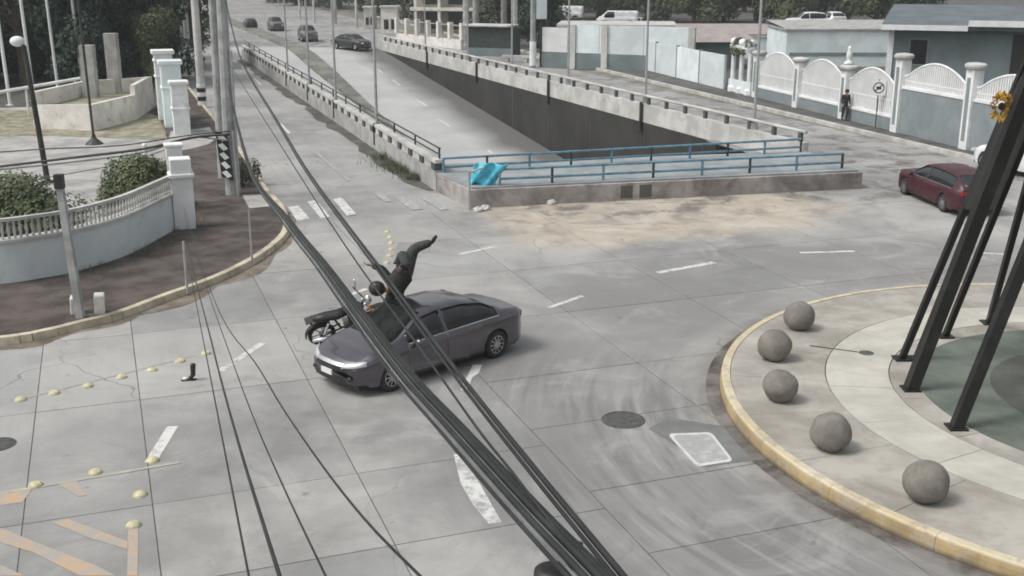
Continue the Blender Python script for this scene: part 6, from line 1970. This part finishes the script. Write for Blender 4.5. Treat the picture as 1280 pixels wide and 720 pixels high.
    r = empty('low_bench', p, R(-20), 'low pale concrete bench at the foot of the grey utility pole', 'bench')
    MB().box((-2.0, 0, 0.35), (2.0, 0.5, 0.55)).build('seat', M['conc_l'], r)
    for x in (-1.7, 0, 1.5): MB().box((x, 0.05, 0), (x + .25, .45, .35)).build('leg', M['conc_l'], r)
    for x, y, h_, l in ((375, 25, 9, 'thin light mast beside the dark far trees, left one'), (418, 30, 11, 'pale double mast against the dark far trees'), (446, 34, 9, 'thin light mast right of the pale double mast'), (393, 28, 8, 'short thin mast between the two taller far ones')):
        simple_pole('far_mast', x, y, h_ + 3, 0.16 if x != 418 else 0.4, 0.14 if x != 418 else 0.34, M['conc_l'], l, 'pole', 'thin masts before the far trees', z=0.0, base=False)
build_far_middle()

def far_trees():
    r_ = random.Random(77)
    row = []
    # (pixel x, distance, scale, kind)
    for x, Y, sc, k in ((345, 250, 2.0, 'low_teal'), (372, 235, 2.0, 'low_teal'), (398, 225, 2.0, 'low_dark'), (425, 215, 1.9, 'low_dark'), (452, 205, 1.8, 'low_dark'), (480, 190, 1.7, 'low_dark'),
                        (506, 175, 1.7, 'low_dark'), (556, 165, 1.6, 'low_dark'), (606, 150, 1.5, 'low_dark'), (628, 128, 1.2, 'low_dark'), (652, 135, 1.3, 'low_teal'), (684, 112, 1.0, 'low_teal'),
                        (712, 170, 1.6, 'low_green'), (748, 178, 1.6, 'low_dark'), (790, 172, 1.5, 'low_green'), (832, 165, 1.5, 'low_dark'), (868, 158, 1.35, 'low_green'), (905, 165, 1.5, 'low_green'), (945, 160, 1.5, 'low_dark'),
                        (985, 152, 1.4, 'low_green'), (1022, 160, 1.5, 'low_green'), (1058, 155, 1.4, 'low_dark'), (1096, 150, 1.4, 'low_green'), (1140, 150, 1.5, 'low_dark'), (690, 200, 2.0, 'low_dark'), (770, 205, 2.0, 'low_teal'), (850, 200, 2.0, 'low_green'), (930, 200, 2.0, 'low_green'), (1000, 200, 2.0, 'low_dark'), (1080, 195, 2.0, 'low_green')):
        row.append((x, Y, sc, k))
    names = {}
    side = lambda x: ('beyond the avenue' if x < 500 else 'behind the beige house' if x < 640 else 'behind the painted wall' if x < 760 else 'behind the parked vans' if x < 860 else 'behind the pink roofs' if x < 960 else 'behind the white workshop' if x < 1100 else 'behind the grey house')
    kd = {'low_teal': 'blue green', 'low_dark': 'dark', 'low_green': 'mid green'}
    for x, Y, sc, k in row:
        key = (side(x), k); names.setdefault(key, []).append((x, Y))
    for x, Y, sc, k in row:
        lst = sorted(names[(side(x), k)]); i = lst.index((x, Y)); n = len(lst)
        w_ = '' if n == 1 else (', the leftmost one' if i == 0 else ', the rightmost one' if i == n - 1 else ', %s from the left' % ('second', 'third', 'fourth', 'fifth', 'sixth')[i - 1])
        p = AT(x, 20, Y)
        tree((p.x, Y, 0.0), sc, k, '%s far tree %s%s' % (kd[k], side(x), w_), 'far trees along the top of the picture', r_.random() * 6, 1.1)
far_trees()

# distant wood that closes the view
def far_wood():
    r_ = random.Random(5)
    vs = []; fs = []
    for i in range(16000):
        t = r_.random()
        x = -260 + 560 * t; y = 300 + r_.uniform(-12, 12) + 20 * math.sin(t * 9)
        z = abs(r_.gauss(0, 1)) * 4.2 * (1 + .4 * math.sin(t * 40)) 
        if abs(x + 78 + (y - 300) * 0.36) < 18: continue
        n = Vector((r_.uniform(-.5, .5), -1, r_.uniform(-.2, .9))).normalized(); a = n.orthogonal().normalized(); b = n.cross(a); s_ = r_.uniform(.5, 1.3)
        p = Vector((x, y, z)); k = len(vs)
        vs += [tuple(p - a*s_), tuple(p + b*s_*.7), tuple(p + a*s_), tuple(p - b*s_*.7)]; fs.append((k, k+1, k+2, k+3))
    me = bpy.data.meshes.new('distant_wood'); me.from_pydata(vs, [], fs); me.update(); me.materials.append(M['leaf_dark'])
    o = bpy.data.objects.new('distant_wood', me); COL.objects.link(o); tag(o, kind='stuff', label='dark distant wood closing the view beyond the yards')
far_wood()

# ------------------------------------------------------------------ haze
def build_haze():
    k = bpy.data.materials.new('pale_haze'); k.use_nodes = True
    t = k.node_tree; t.nodes.remove(t.nodes['Principled BSDF'])
    v = t.nodes.new('ShaderNodeVolumePrincipled')
    v.inputs['Density'].default_value = 0.0006
    v.inputs['Color'].default_value = (0.85, 0.88, 0.88, 1)
    v.inputs['Anisotropy'].default_value = 0.2
    t.links.new(v.outputs[0], t.nodes['Material Output'].inputs['Volume'])
    o = MB().box((-420, -40, -9), (420, 620, 26)).build('haze', k)
    tag(o, kind='stuff')
build_haze()
